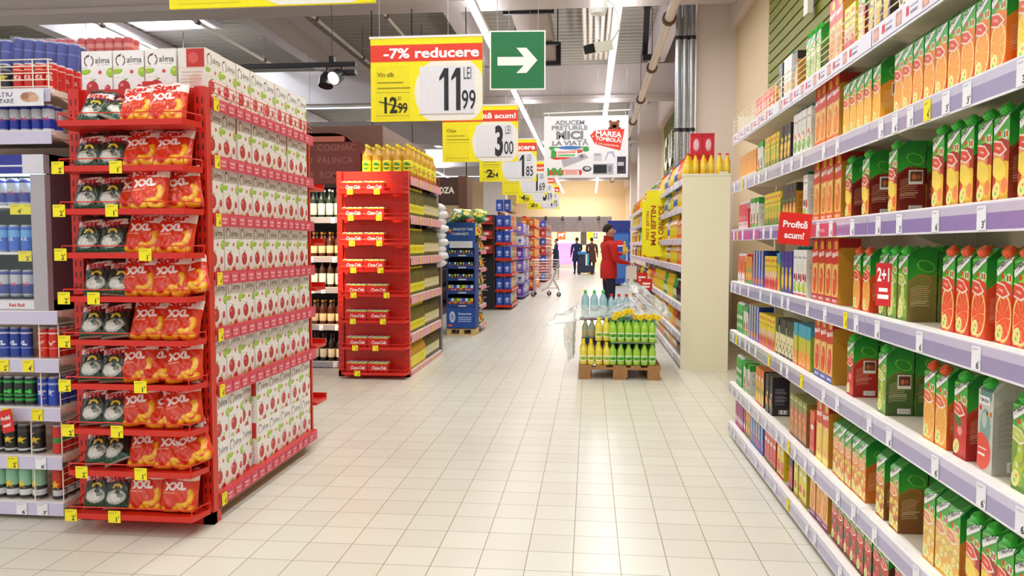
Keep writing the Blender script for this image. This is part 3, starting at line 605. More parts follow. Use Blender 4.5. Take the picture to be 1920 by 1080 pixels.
small('tea', 'orange tea box with red side', 7, 9, 14, pack(7, 14, 'eca63a', 'e2322c', .0, 'f2e6d0', .3, ((.5, .5, .3, .15, 'f6d8c0'),), None), 'eca03a', 'f2c05a', '8a3a2c', bc=False)

# ---------------- right-hand juice racks ----------------
LV = [.10, .385, .755, 1.10, 1.46, 1.79, 2.12]
LVN = ['base', 'second-lowest', 'third-lowest', 'middle', 'third-highest', 'second-highest', 'top']
LEDGE = mat('shelf_lip', 'f4eeea', .4)
STRIPC = None
RAILP = printed('clear_rail_holder', .14, .6)
def strip_card(w, h=.06):
    c = Cv(w*100, h*100, 2.2, 'eceaf4'); x = 1
    while x < w*100-14:
        c.rect(x, .8, x+5, h*100-.8, 'c89a98'); c.ell(x+2.5, 3, 1.8, 1.6, 'e8b8a8'); c.rect(x+8, 2, x+10.5, h*100-1.5, 'd8485a'); c.rect(x+11.2, 3.6, x+17, 4.2, '8c88a0'); c.rect(x+11.2, 2, x+16.5, 2.6, '8c88a0'); x += 20
    return c.a
def fence(parent, W_, h=.10, n=4, y=0, z=0, mt=WIRE, sides=0, d=.4):
    m = MB(); 
    for i in range(n+1): m.tube([(0, y, z+h*i/n), (W_, y, z+h*i/n)], .0022 if i < n else .003, 5)
    for x in np.arange(0, W_+.01, .3): m.tube([(x, y, z), (x, y, z+h)], .003, 5)
    return m.build('wire_fence', mt, parent)
def aisle_rack(name, loc, rz, W_, D, levels, label, cat='shelving', metal=CREAM, rail=RAIL, railh=.07, back=None, top=None, base_d=0, seed=0, tags=True, fences=(), white=True, group=None, taglist=None):
    e = empty(name, loc, rz); tag(e, label, cat, group); rnd = random.Random(seed)
    top = top or levels[-1]+.25
    m = MB(); m.box(.0, W_, D-.03, D, .05, top)
    for z in np.arange(.2, top-.05, .05):
        pass
    m.build('back_panel', back or metal, e)
    for x in (.0, W_-.03):
        u = MB(); u.box(x, x+.03, D-.09, D-.031, 0, top)
        for z in np.arange(.12, top-.04, .05): u.box(x+.012, x+.018, D-.0915, D-.09, z, z+.025, (0, 0, 0))
        u.build('upright', metal, e)
    for i, z in enumerate(levels):
        s = MB(); dd = base_d if i == 0 else 0
        s.box(.004, W_-.004, -dd+.012, D-.1, z-.028, z)
        for x in (.006, W_-.012): s.add([(x, D-.1, z-.028), (x, D-.1, z-.12), (x, .06, z-.028), (x+.005, D-.1, z-.028), (x+.005, D-.1, z-.12), (x+.005, .06, z-.028)], [(0, 1, 2), (5, 4, 3), (0, 3, 4, 1), (1, 4, 5, 2), (2, 5, 3, 0)])
        sh = s.build('shelf', metal, e)
        l = MB(); l.box(.002, W_-.002, -dd, -dd+.03, z-.02, z+.004); l.build('shelf_lip', metal if metal is RED else LEDGE, sh)
        r = MB(); r.add([(.002, -dd-.004, z), (W_-.002, -dd-.004, z), (W_-.002, -dd-.005, z-railh), (.002, -dd-.005, z-railh), (.002, -dd+.0, z), (W_-.002, -dd+.0, z), (W_-.002, -dd-.001, z-railh), (.002, -dd-.001, z-railh)], [(3, 2, 1, 0), (4, 5, 6, 7), (0, 1, 5, 4), (2, 3, 7, 6), (1, 2, 6, 5), (3, 0, 4, 7)])
        if rail is RAIL:
            cc = [('f1eff8', 0, .05), ('cfcae2', .05, .36), ('a39cc4' if i != 4 else '9a86c2', .36, .92), ('f3f1fa', .92, 1)]  # one level's middle band is more violet: a reflection put into the colour
            for col, a, b in cc: r.rect(.003, z-railh*b, W_-.003, z-railh*a, (0, -dd-.0052, 0), (1, 0, 0), (0, 0, 1), hx(col), .0004)
        r.build('price_rail', RAILP if rail is RAIL else rail, sh)
        if i in fences:
            fence(sh, W_, .11, 4, -dd+.004, z+.004)
            im = strip_card(W_-.01); ny, nx = im.shape[:2]; X, Z = np.meshgrid(np.linspace(.005, W_-.005, nx), np.linspace(z-.065, z-.004, ny))
            g = MB(); g.grid(np.stack([X, -dd-.0065+(z-Z)*0, Z], -1), im); g.build('advert_strip', PMATTE, sh)
        elif tags:
            x = .06+rnd.random()*.1
            while x < W_-.06:
                y = rnd.random() < .14
                price_tag(sh, x, -dd-.0065, z-railh*.52, 0, rnd.randrange(3), .046, .062, not y, 0)
                x += rnd.choice((.12, .18, .26, .34))
    b = MB(); b.box(.01, W_-.01, .04-base_d+.03, .06-base_d+.03, 0, levels[0]-.03); b.build('kick_plate', mat('kick_plate', 'b8aa94', .5), e)
    return e
for k, (yf, lab) in enumerate(((5.53, 'farthest bay of the cream juice shelving, ending at the cross aisle'), (4.20, 'middle bay of the cream juice shelving, carrying the red square flag'), (2.87, 'bay of the juice shelving closest to the camera'))):
    e = aisle_rack('shelving_bay', (1.0, yf, 0), -PI/2, 1.33, .385, LV, lab, 'shelving', base_d=.0, seed=k, fences=(6,), group='juice shelving bays', railh=.075, top=2.30)
    if k == 0:
        m = MB(); m.box(.0, .012, .25, .35, 2.13, 2.36); m.box(.0, .012, .03, .35, 2.13, 2.25); m.build('end_board', CREAM, e)
    if k < 2:
        for x0, x1 in (((.02, .2), (.22, .42), (.44, .66), (.68, .9)) if k == 0 else ((.62, .98),)):
            m = MB(); m.rect(x0, 0, x1, .055, (0, -.006, 1.46-.07), (1, 0, 0), (0, 0, 1), hx('c05a9c') if k == 0 else hx('d84a6a'), .0008)
            if k: m.text('Profita', (x0+x1)/2, .027, .018, (0, -.0062, 1.46-.07), (1, 0, 0), (0, 0, 1), (1, .85, .9), 0, lift=.0012)
            m.build('promo_strip', PMATTE, e)
def place_row(rows, xf, rz, z, rackname, lvl, step, ndeep=1, sgn=1):
    for it in rows:
        k, y, n = it[:3]; deep = it[3] if len(it) > 3 else ndeep; gap = it[4] if len(it) > 4 else .006
        kd, lab = K[k]
        for j in range(n):
            yy = y-kd.w/2
            for q in range(deep):
                jit = random.uniform(-.006, .004) if q == 0 else 0
                o = kd.put((xf+kd.d/2+.004+max(0, jit)+q*(kd.d+.008), yy, z+.0005), (0, 0, rz+random.uniform(-.03, .03)*(q == 0)*0))
                if q == 0: t = f"{lab}{{o}} on the {rackname}'s {lvl} shelf"
                else: t = f"{lab}{{o}} behind the front row on {lvl} {rackname} level"
                tag(o, t, 'carton', f'{lab}s on the {lvl} shelf', yy+q*.001)
            y -= kd.w+gap
ROWS = {
 6: [('tea', 4.98, 6), ('darkm', 4.40, 1), ('vegw', 4.28, 2), ('d_orange', 4.08, 1), ('t_pear', 3.86, 3, 2), ('s_orange', 3.50, 2), ('y_pack', 3.30, 2), ('t_peach', 3.14, 1), ('d_yellow', 3.03, 3), ('cream', 2.75, 3), ('redor', 2.48, 4), ('y_pack', 2.16, 3), ('carrot', 1.9, 3)],
 5: [('orangebox', 5.47, 7), ('grw', 4.90, 2), ('y_green', 4.70, 5), ('d_yellow', 4.33, 3), ('w_green', 4.06, 4), ('s_orange', 3.70, 4), ('t_orange2', 3.29, 5, 2), ('t_orange', 2.77, 9), ('t_yellow', 2.01, 5)],
 4: [('pink', 5.47, 5), ('grw', 5.08, 3), ('y_green', 4.70, 6), ('d_orange', 4.27, 4), ('w_fruit', 3.86, 1), ('s_orange', 3.68, 4, 1, .012), ('t_multi', 3.24, 1, 3), ('t_multi', 3.05, 1, 3), ('t_multi', 2.80, 1, 3), ('t_peach', 2.45, 5, 2, .014), ('t_peach', 1.98, 4)],
 3: [('milkor', 5.47, 4), ('orgr', 5.2, 3), ('blue', 4.98, 4), ('y_pack', 4.66, 5), ('teal', 4.36, 1), ('purple', 4.26, 3), ('w_fruit', 4.01, 3), ('s_red', 3.68, 4, 1, .012), ('t_redgreen', 3.13, 2, 2, .04), ('t_lime', 2.86, 3, 3, .012), ('t_grape', 2.36, 3, 2, .014), ('t_grape', 2.06, 4)],
 2: [('milkgr', 5.47, 3), ('grw', 5.25, 2), ('blue', 5.08, 4), ('y_pack', 4.77, 6), ('cream', 4.35, 5), ('teal', 3.98, 4), ('s_trop', 3.62, 3, 2), ('t_apple', 3.17, 1, 3), ('t_pear', 2.84, 1, 3), ('t_mango', 2.46, 2), ('t_apple', 2.27, 1, 2), ('silver', 2.135, 1), ('t_pear', 1.97, 4)],
 1: [('milkgr', 5.47, 3), ('grw', 5.22, 2, 1, .05), ('tomato', 4.84, 3), ('darkm', 4.57, 2), ('carrot', 4.02, 4), ('redor', 3.66, 1), ('s_pine', 3.56, 2), ('t_pine', 3.33, 5), ('t_corn', 2.83, 2, 2, .05), ('t_apri', 2.44, 3), ('t_peach', 2.17, 4)],
 0: [('magenta', 5.47, 5), ('orgr', 5.12, 2), ('blueb', 4.97, 5), ('redor', 4.58, 4), ('yeltom', 4.27, 2), ('darkred', 4.02, 1), ('gryel', 3.92, 3), ('s_purple', 3.64, 3), ('t_cherry', 3.33, 8), ('t_peach', 2.65, 6)]}
for lv, rows in ROWS.items():
    place_row(rows, 1.03, -PI/2, LV[lv], 'juice rack', LVN[lv], None)
# red square flag and 2+1 card
m = MB(); m.box(-.07, .07, 0, .004, -.07, .07, hx('e2231a')); m.text('Profită', 0, .02, .028, (0, 0, 0), (1, 0, 0), (0, 0, 1), (1, 1, 1), .03, width=.105); m.text('acum!', 0, -.028, .028, (0, 0, 0), (1, 0, 0), (0, 0, 1), (1, 1, 1), .03, width=.085)
o = m.build('shelf_flag', PMATTE, loc=(.905, 3.5, 1.425)); o.rotation_euler = (0, math.radians(5), 0); tag(o, 'red square flag with white writing sticking out from the juice shelving', 'sign')
m = MB(); m.bar((.06, .008, .05), (.105, .01, .035), .008, .004); m.build('clip', WHITE, o)
m = MB(); m.box(-.035, .035, 0, .002, -.075, .075, hx('d8262c')); m.text('2+1', 0, .035, .045, (0, 0, 0), (1, 0, 0), (0, 0, 1), (1, 1, 1), .03, width=.055); m.box(-.025, .025, -.0008, 0, -.05, -.035, (1, 1, 1)); m.box(-.02, .02, -.0008, 0, -.025, -.012, (1, 1, 1))
o = m.build('promo_card', PMATTE, loc=(1.022, 2.78, 1.215), rz=-PI/2+.4); tag(o, 'small red offer card propped against the lime cartons on the middle shelf', 'card')
# ---------------- red snack and apple-juice gondola ----------------
REDP = printed('red_enamel', .38, .25)
def pegpanel(m, x0, x1, y, z0, z1, col, hz0=None, hx0=.1, flip=1):
    m.box(x0, x1, y, y+.02, z0, z1, col); hz0 = z0 if hz0 is None else hz0
    z = z1-.03
    while z > hz0:
        x = x0+hx0
        while x < x1-hx0+.001: m.rect(x-.003, z-.003, x+.003, z+.003, (0, y, 0), (1, 0, 0), (0, 0, 1), (.32, .04, .03), .0006); x += .03
        z -= .03
def endcap(name, loc, W_, top, levels, label, tags_, front=.22, gr=None, col='d32416', wires=True, topz=None):
    e = empty(name, loc); tag(e, label, 'display stand', gr); c = hx(col)
    m = MB(); pegpanel(m, 0, W_, 0, .06, top, c); m.build('back_panel', REDP, e)
    for x in (0, W_-.055):
        u = MB(); u.box(x, x+.055, -.03, -.001, 0, top-.0, c)
        z = .15
        while z < top-.05: u.box(x+.012, x+.018, -.0306, -.03, z, z+.03, (.25, .03, .03)); u.box(x+.036, x+.042, -.0306, -.03, z, z+.03, (.25, .03, .03)); z += .055
        u.build('upright', REDP, e)
    for i, z in enumerate(levels):
        s = MB(); a, b = .03, W_-.03
        P = [(.058, -.03), (W_-.058, -.03), (W_+.015, -front*.45), (W_-.01, -front), (.085, -front), (.05, -front*.45)]
        s.add([(x, y, z) for x, y in P]+[(x, y, z-.012) for x, y in P], [tuple(range(6))[::-1], tuple(range(6, 12))]+[(k, (k+1) % 6, 6+(k+1) % 6, 6+k) for k in range(6)])
        for k in (1, 2, 3, 4, 5):
            p, q = P[k], P[(k+1) % 6]; s.bar((p[0], p[1], z+.001), (q[0], q[1], z+.001), .004, .026)
        sh = s.build('shelf', RED, e)
        w = MB(); pts = [(P[2][0], P[2][1]), (P[3][0], P[3][1]), (P[4][0], P[4][1]), (P[5][0], P[5][1])]
        w.tube([(P[1][0]+.03, -.03, z+.045)]+[(x, y, z+.045) for x, y in pts]+[(P[0][0]-.03, -.03, z+.045)], .0028, 6)
        for x, y in pts: w.tube([(x, y, z+.01), (x, y, z+.045)], .0025, 5)
        w.build('guard_wire', REDD, sh)
        for x, kind in tags_[i] if i < len(tags_) else (): price_tag(sh, x, -front-.004, z+.005, 0, kind, .06, .056)
    b = MB(); b.box(.0, W_, -.03, .04, 0.0, .06); b.build('base', RED, e)
    return e
CHZ = [1.905, 1.70, 1.505, 1.305, 1.105, .905, .70, .49, .295, .09]
endcap('snack_stand', (-2.49, 3.50, 0), .69, 2.10, CHZ, 'tall red pegboard end stand with ten shelves of crisp bags',
       [(), ((.08, 0), (.36, 1)), ((.08, 0), (.335, 1)), ((.08, 0), (.49, 1)), ((.09, 0), (.235, 1)), ((.085, 0),), ((.08, 0), (.45, 1)), ((.09, 0), (.33, 1)), ((.15, 0), (.44, 1)), ((.09, 0), (.305, 1))])
def bag(w, h, t, img, name='crisp_bag', seed=0):
    rnd = np.random.RandomState(seed); ny, nx = img.shape[:2]; u, v = np.meshgrid(np.linspace(-1, 1, nx), np.linspace(0, 1, ny))
    bul = np.clip(1-np.abs(u)**4, 0, 1)**.6*np.clip(1-np.abs(2*v-1)**6, 0, 1)**.6*(1.1-.35*v)
    ph = rnd.rand(6)*6; wr = .05*np.sin(9*u+5*v*3+ph[0])+.05*np.sin(17*v+4*u+ph[1])+.035*np.sin(23*u-9*v+ph[2])+.03*np.sin(31*v+15*u+ph[3])
    edge = 1-.06*bul; wx = 1-.05*np.sin(v*PI)
    m = MB(); y = -t/2*bul*(1+wr)-t*.05*wr*0; X = u*w/2*wx; Z = v*h+.004*np.sin(u*7+ph[4])*np.where(v > .9, 1, 0)
    crimp = np.where((v < .04) | (v > .95), .0012*np.sin(u*60), 0)
    m.grid(np.stack([X, y+crimp-.0006, Z], -1), img)
    back = np.tile(img.mean((0, 1))*.8, (ny*nx, 1)); m.grid(np.stack([X[:, ::-1], (-y-crimp+.0006)[:, ::-1], Z[:, ::-1]], -1), back)
    return m.build(name, PFOIL, smooth=True, ang=60)
def bagimg_red(seed):
    w, h = 18, 21; c = Cv(w, h, 4.2, 'e0381c'); c.grad(0, h*.5, 'd02a16', 'e84a24')
    c.rect(0, h*.72, w, h*.95, 'f2ece6'); c.put((c.Y > h*.68) & (c.Y < h*.74+np.sin(c.X/3)*.6), 'e0381c'); c.rect(0, h*.955, w, h, 'd8cfc8'); c.rect(0, 0, w, h*.04, 'b8301c')
    c.text('Star', w*.48, h*.84, 3.3, 'd8241c', .05, w*.72, .06); c.text('XXL', w*.42, h*.60, 3.4, 'fbf8f4', .06, w*.62, .05)
    for cx, cy, r, a0, a1 in ((11.5, 7.8, 4.2, -1.9, .6), (5.5, 3.6, 3.6, -2.6, -.4), (13.5, 3.2, 2.6, -2.8, -.2)):
        for a in np.linspace(a0, a1, 14): c.ell(cx+r*math.cos(a), cy+r*math.sin(a), 1.25, 1.25, 'e8981a')
        for a in np.linspace(a0+.1, a1-.1, 14): c.ell(cx+r*math.cos(a)-.2, cy+r*math.sin(a)+.3, .8, .8, 'f7c22e')
    c.rect(1, h*.43, 8, h*.45, 'f6e0c8', .7); return c.a
def bagimg_green(seed):
    w, h = 14, 20; c = Cv(w, h, 4.2, '1f3328'); c.rect(0, h*.66, w, h*.88, '6e1420'); c.rect(0, h*.9, w, h, '2a3830')
    c.band(w*.02, h*.74, w*.98, h*.82, 2.9, 'eee6e2'); c.text('Star', w*.5, h*.78, 2.4, 'c81e28', .05, w*.72, .08)
    for a in np.linspace(.3, 2.8, 14): c.ell(w*.52+2.3*math.cos(a), h*.50+2.0*math.sin(a), .55, .55, 'e8c81e')
    c.ell(w*.5, h*.3, w*.36, h*.18, 'b8c0b4'); c.ell(w*.45, h*.28, w*.25, h*.11, 'dfe3da'); c.ell(w*.65, h*.34, w*.12, h*.06, '7c8a7a'); c.ell(w*.55, h*.42, w*.1, h*.06, '3a4a44')
    c.rect(0, 0, w, h*.12, '1f5c40'); c.rect(0, 0, w, h*.03, 'a8c4b4'); return c.a
BR = [Kind(bag(.185, .205, .07, bagimg_red(0), seed=s)) for s in (1, 2, 3)]; BG = [Kind(bag(.135, .19, .055, bagimg_green(0), seed=s)) for s in (4, 5)]
# per row: (kind, x centre in the stand, lean back, turn, roll)
rc = random.Random(11)
chips = {
 0: [('g', .15, .5, .1, .15), ('g', .255, .9, .2, .5), ('r', .375, .45, -.1, -.12), ('r', .53, .35, .1, -.05)],
 1: [('g', .13, .35, 0, 0), ('g', .25, .38, .1, .05), ('r', .39, .45, .1, -.1), ('r', .55, .5, .2, -.1)],
 2: [('g', .12, .3, 0, 0), ('g', .245, .35, .2, .05), ('r', .36, .4, .1, 0), ('r', .47, .25, 0, -.05, -.06), ('r', .60, .3, .5, -.2)],
 3: [('g', .12, .3, 0, 0), ('g', .25, .3, .05, -.05), ('r', .385, .35, 0, .05), ('r', .55, .35, .1, 0)],
 4: [('g', .16, .35, .1, -.1), ('g', .27, .4, .2, .1), ('r', .37, .3, 0, -.03), ('r', .53, .32, .1, -.08), ('r', .625, .5, .4, -.3)],
 5: [('g', .13, .45, .1, -.1), ('g', .25, .5, .1, -.15), ('r', .405, .4, .05, 0), ('r', .565, .4, .1, .03)],
 6: [('g', .12, .4, .1, -.1), ('g', .235, .35, .05, -.05), ('r', .355, .3, 0, -.1), ('r', .465, .6, .3, -.2), ('r', .58, .35, .1, -.15)],
 7: [('g', .12, .4, .1, -.1), ('g', .235, .45, .1, -.1), ('r', .36, .35, .1, -.15), ('r', .48, .6, .1, 0), ('r', .58, .35, .25, -.25)],
 8: [('g', .14, .5, .1, -.2), ('g', .245, .6, .1, -.5), ('r', .375, .45, 0, -.1), ('r', .515, .45, .1, 0), ('r', .635, .45, .3, -.5)],
 9: [('g', .125, .35, .1, -.05), ('g', .235, .35, .1, -.05), ('r', .375, .22, 0, 0), ('r', .545, .22, 0, 0)]}
LEVN = ['top', 'second', 'third', 'fourth', 'fifth', 'sixth', 'seventh', 'eighth', 'ninth', 'lowest']
for r, L in chips.items():
    for j, q in enumerate(L):
        k, x, lean, turn, roll = q[:5]; dy = q[5] if len(q) > 5 else 0
        kd = (BR if k == 'r' else BG)[rc.randrange(3 if k == 'r' else 2)]
        o = kd.put((-2.465+x, 3.50-.125+dy-.02*(j % 2)*.5, CHZ[r]+.004+.012*abs(roll)*4), (0, 0, 0))
        o.rotation_euler = (-lean, roll*.8, turn*.6)
        t = ('red and orange crisp bag' if k == 'r' else 'dark green crisp bag')+'{o} on the snack stand\'s '+LEVN[r]+' shelf'
        tag(o, t, 'crisp bag', ('red' if k == 'r' else 'green')+' crisp bags on the snack stand', x, 'from the drinks shelving')
# apple juice side
PINKR = mat('pink_price_rail', 'd8486a', .35)
AZ = [.13, .67, .945, 1.22, 1.505, 1.785, 2.06]
def almaimg():
    w, h = 15.6, 24; c = Cv(w, h, 4.2, 'f3f1f2'); c.rect(0, h*.64, w, h, 'f7f6f8')
    c.ell(w*.24, h*.8, 2.5, 2.9, '5a2a3a'); c.ell(w*.24, h*.8, 1.9, 2.3, 'f7f6f8'); c.rect(w*.24-1.1, h*.88, w*.24+1.1, h*.95, 'f7f6f8'); c.rect(w*.24-.9, h*.67, w*.24+.9, h*.71, 'f7f6f8'); c.band(w*.24, h*.885, w*.27, h*.94, .35, '8a3a4a'); c.ell(w*.20, h*.9, 1.0, .5, '5a2a3a', .4)
    c.text('alma', w*.69, h*.815, 3.0, '4c4a52', .02, w*.48); c.text('suc de mere', w*.69, h*.73, .8, '8a8890', .0, w*.44)
    c.fruit(w*.1, h*.60, 3.0, 1.8, 'a6cf2c', 'e8f6a0'); c.rect(0, h*.635, w*.3, h*.66, 'f7f6f8'); c.fruit(w*.98, h*.56, 2.7, 2.5, 'a0ca2a', 'e8f6a0'); c.ell(w*.6, h*.57, .9, .9, 'd83a4a')
    c.text('Fresh Pressed', w*.22, h*.46, .7, '9a98a0', 0, w*.34)
    c.fruit(w*.34, h*.26, 3.1, 3.4, 'c4222a', 'ffd8d8'); c.band(w*.34, h*.38, w*.36, h*.44, .3, '5a3a20'); c.ell(w*.42, h*.42, .9, .4, '6aa82a', .5)
    c.fruit(w*.84, h*.24, 1.5, 1.9, 'c8383a', 'ffd8d8'); c.ell(w*.68, h*.13, .8, 1.0, 'b8cc5a'); c.fruit(w*.6, h*.03, 2.2, 1.6, 'c4222a'); c.fruit(w*.2, h*.02, 1.8, 1.2, 'b8c83a'); return c.a
def almaside():
    w, h = 14, 24; c = Cv(w, h, 4, 'f0eeee'); c.rect(w*.3, h*.62, w*.95, h*.98, 'd22a2a'); c.ell(w*.55, h*.8, 2.6, 2.6, 'e8605a'); c.ell(w*.62, h*.35, 3.2, 3.2, 'f3cfc8'); lines(c, w*.1, w*.9, h*.1, h*.56, 'd8a8a0', 1.6); c.rect(0, h*.58, w, h*.62, 'f3dcd4'); return c.a
ALMA = carton('juice_box', .157, .138, .238, almaimg(), almaside(), None, 0, (.93, .92, .92))
almag = 'boxes of apple juice'
LVA = ['base', 'lowest', 'second', 'third', 'fourth', 'fifth', 'top']
e = aisle_rack('apple_juice_shelving', (-1.80, 3.525, 0), PI/2, 1.345, .345, AZ, 'red steel shelving full of white apple-juice boxes beside the aisle', 'shelving', RED, PINKR, .06, tags=False, top=2.14)
for sh in [c for c in e.children if c.name.startswith('shelf')]:
    pass
for i, sh in enumerate([c for c in e.children if c.name.split('.')[0] == 'shelf']):
    z = AZ[i]; m = MB()
    for k in range(13):
        x = .10+k*.094; m.rect(x-.036, .008, x+.036, .052, (0, -.006, z-.06), (1, 0, 0), (0, 0, 1), (.88, .36, .42), .0008)
        m.text('Profită', x, .038, .011, (0, -.006, z-.06), (1, 0, 0), (0, 0, 1), (1, .92, .92), .02, lift=.0014, width=.045); m.text('acum!', x, .02, .011, (0, -.006, z-.06), (1, 0, 0), (0, 0, 1), (1, .92, .92), .02, lift=.0014, width=.035)
    m.build('promo_strip', PMATTE, sh); price_tag(sh, .032, -.009, z-.03, 0, 2, .052, .062)
    if i == 6: fence(sh, 1.34, .075, 3, -.0, z, REDD)
for i, z in enumerate(AZ):
    for j in range(8):
        if (i, j) in ((1, 7),) : pass
        for q in range(2 if i in (0, 1) or j == 0 else 1):
            lv = 2 if i == 0 else 1
            for s in range(lv):
                dx = rc.uniform(-.003, .003) - (.02 if (i, j) in ((5, 0), (5, 5)) else 0)*0
                back = {(5, 1): .012, (0, 2): .03}.get((i, j), rc.uniform(0, .008))
                if q and s: continue
                o = ALMA.put((-1.80-.032-.069-back-q*.145, 3.54+.0832+j*.1652, z+.0006+s*.2385), (0, 0, PI/2))
                if q: t = 'white apple-juice box{o} in back row of '+LVA[i]+' juice-box shelf'
                elif i == 0 and s: t = 'white apple-juice box{o} stacked upper on the base shelf'
                elif i == 0: t = 'white apple-juice box{o} standing directly on the red base shelf'
                else: t = 'white apple-juice box{o} on the '+LVA[i]+' shelf of red shelving'
                tag(o, t, 'juice box', almag, j)
# three boxes facing the camera on top
TOPP = MB(); TOPP.box(-2.48, -1.98, 3.53, 4.8, 2.03, 2.055); o = TOPP.build('top_board', RED, e)
o.matrix_parent_inverse = Matrix(); o.location = (0, 0, 0)
for v in o.data.vertices: x, y, z = v.co; v.co = (y-3.525, -(x+1.80), z)
for j, x in enumerate((-2.385, -2.222, -2.058)):
    o = ALMA.put((x, 3.61, 2.0555), (0, 0, 0)); tag(o, 'white apple-juice box{o} facing the camera on top of the snack stand', 'juice box', almag, j, 'from the energy-drink packs')
m = MB(); m.box(-.07, .07, -.05, .05, 0, .255); m.box(-.06, .06, -.052, .05, .05, .2); o = m.build('red_carton', RED, loc=(-2.13, 3.80, 2.0555)); tag(o, 'red box peeking over the row of white apple-juice boxes', 'box')
# small red shelves on the far end of that gondola
e = empty('end_stand', (-1.86, 4.90, 0)); tag(e, 'narrow red end stand seen edge-on behind the apple-juice shelving', 'display stand')
m = MB(); m.box(-.6, 0.02, 0, .02, .05, 2.08); m.build('back_panel', RED, e)
for z in (.28, .66, 1.05, 1.35, 1.72): m = MB(); m.box(-.58, .045, .021, .22, z, z+.02); m.box(-.58, .045, .205, .22, z+.02, z+.05); m.build('shelf', RED, e)

# ---------------- energy drink shelving ----------------
def canimg(base, top, star=None, txt=None, tc='ffffff', bands=(), w=16.6, h=13.4):
    c = Cv(w, h, 3.4, base)
    for y0, y1, col in bands: c.rect(0, y0*h, w, y1*h, col)
    if star:
        for cx in (w*.5,):
            pts = []
            for i in range(10): a = PI/2+i*PI/5; r = 2.4 if i % 2 == 0 else 1.0; pts.append((cx+r*math.cos(a), h*.5+r*math.sin(a)))
            c.poly(pts, star)
    if txt: c.text(txt, w*.5, h*.5, h*.14, tc, .03, w*.26)
    return c.a
def can(img, r=.0265, h=.134, topc=(.75, .76, .78)):
    m = MB(); pr = [(0, .002), (r*.75, 0), (r*.85, .003), (r, .010), (r, h-.012), (r*.84, h-.003), (r*.82, h), (r*.78, h-.004), (0, h-.004)]
    m.lathe(pr, 28, topc, img=img, zi=(.010, h-.012)); o = m.build('drink_can', PRINT, smooth=True)
    t = MB(); t.lathe([(0, 0), (r*.28, 0), (r*.28, .0015), (0, .0015)], 8, (.8, .8, .82)); t.build('ring_pull', CHROME, o, (0, -r*.25, h-.0035)); return Kind(o, w=2*r, d=2*r, h=h)
CN = {
 'rb': (can(canimg('2434a0', 0, None, 'Red Bull', 'd8242c', ((.5, .92, 'c9ccd6'), (.0, .06, 'c8cad4')))), 'blue and silver energy can'),
 'rb2': (can(canimg('2c6ad8', 0, None, 'Red Bull', 'f0f0f8', ((.55, .9, '6ab4f0'),))), 'bright blue energy can'),
 'red': (can(canimg('d2261f', 0, None, 'HELL', 'f4e8e0', ((.8, .85, 'f0d0c0'),))), 'red energy can'),
 'blue': (can(canimg('28419c', 0, None, 'XL', 'e0e6f4', ((.85, .92, 'd0d6ea'), (.3, .34, '8aa0e0')), h=15.5), .0265, .155), 'tall dark-blue energy can'),
 'redt': (can(canimg('d4281c', 0, None, 'V', 'f4e0d8', ((.85, .92, 'f0d8d0'), (.3, .34, 'f09080')), h=15.5), .0265, .155), 'tall bright red energy can'),
 'green': (can(canimg('26302c', 0, None, 'M', '3ad04a', ((.85, .95, '2fae54'), (.12, .4, '2fa84a'), (.25, .3, '1a241f'))), .0265, .15), 'black and green energy can'),
 'bluest': (can(canimg('2448b8', 0, 'c8d4f0', None, bands=((.78, .86, 'a8b8e8'),), h=15), .0265, .15), 'blue can with pale star'),
 'gold': (can(canimg('1c1a1c', 0, 'f0cc1e', None, bands=((.78, .92, '3a3a3c'), (.05, .12, 'c8c8cc')), h=15), .033, .15), 'black can with gold star'),
 'redg': (can(canimg('cf2a26', 0, None, 'Z', '2f8f3a', ((.4, .6, '3c8a3c'),)), .0265, .15), 'red and green energy can'),
 'pat': (can(canimg('8fc4a4', 0, 'f0c81e', None, bands=((.0, .42, '2a2a2c'), (.1, .3, 'd8d8dc'))), .033, .165), 'mint and black can with yellow star'),
 'flame': (can(canimg('c8321f', 0, 'f0b81e', None, bands=((.0, .4, '1f1c1e'), (.1, .28, 'c8c8ce'))), .03, .165), 'red and black can with yellow diamond'),
 'dk': (can(canimg('34384c', 0, 'e8e02a', None, bands=((.8, .9, '8a90a0'),)), .0265, .134), 'dark grey energy can')}
EX, EY = -3.60, 3.45
EZ = [.085, .315, .555, .795]
e = aisle_rack('energy_drink_shelving', (EX, EY, 0), 0, 1.04, .5, EZ+[1.03, 1.90, 2.10], 'cream shelving of energy-drink cans beside the snack stand', 'shelving', mat('rosy_cream_steel', 'ecd8c8', .45), mat('lavender_rail', 'cfc9e4', .2, coat=.3), .062, tags=False, top=2.2)
shs = [c for c in e.children if c.name.split('.')[0] == 'shelf']
etags = {0: ((.82, 1, 1), (.93, 0, 1)), 1: ((.78, 0, 0), (.93, 1, 1)), 2: ((.76, 0, 0), (.92, 1, 0)), 3: ((.75, 0, 0), (.88, 2, 0)), }
for i, L in etags.items():
    for x, k, w in L: price_tag(shs[i], x, -.008, EZ[i]-.03, 0, k, .056, .058, bool(w), 0)
for i in range(4):
    z = EZ[i]; m = MB()
    for k in range(6): m.tube([(1.03, .01, z+.01+k*.033), (1.03, .44, z+.01+k*.033)], .002, 5)
    for y in (.01, .15, .3, .44): m.tube([(1.03, y, z+.01), (1.03, y, z+.18)], .003, 5)
    m.build('side_grid', WIRE, shs[i])
    m = MB(); x = (.88, .87, .93, .93)[i]
    for k in range(6): m.tube([(x, .01, z+.01+k*.033), (x, .4, z+.01+k*.033)], .002, 5)
    m.tube([(x, .01, z), (x, .01, z+.18)], .003, 5); m.build('divider_grid', WIRE, shs[i])
m = MB(); 
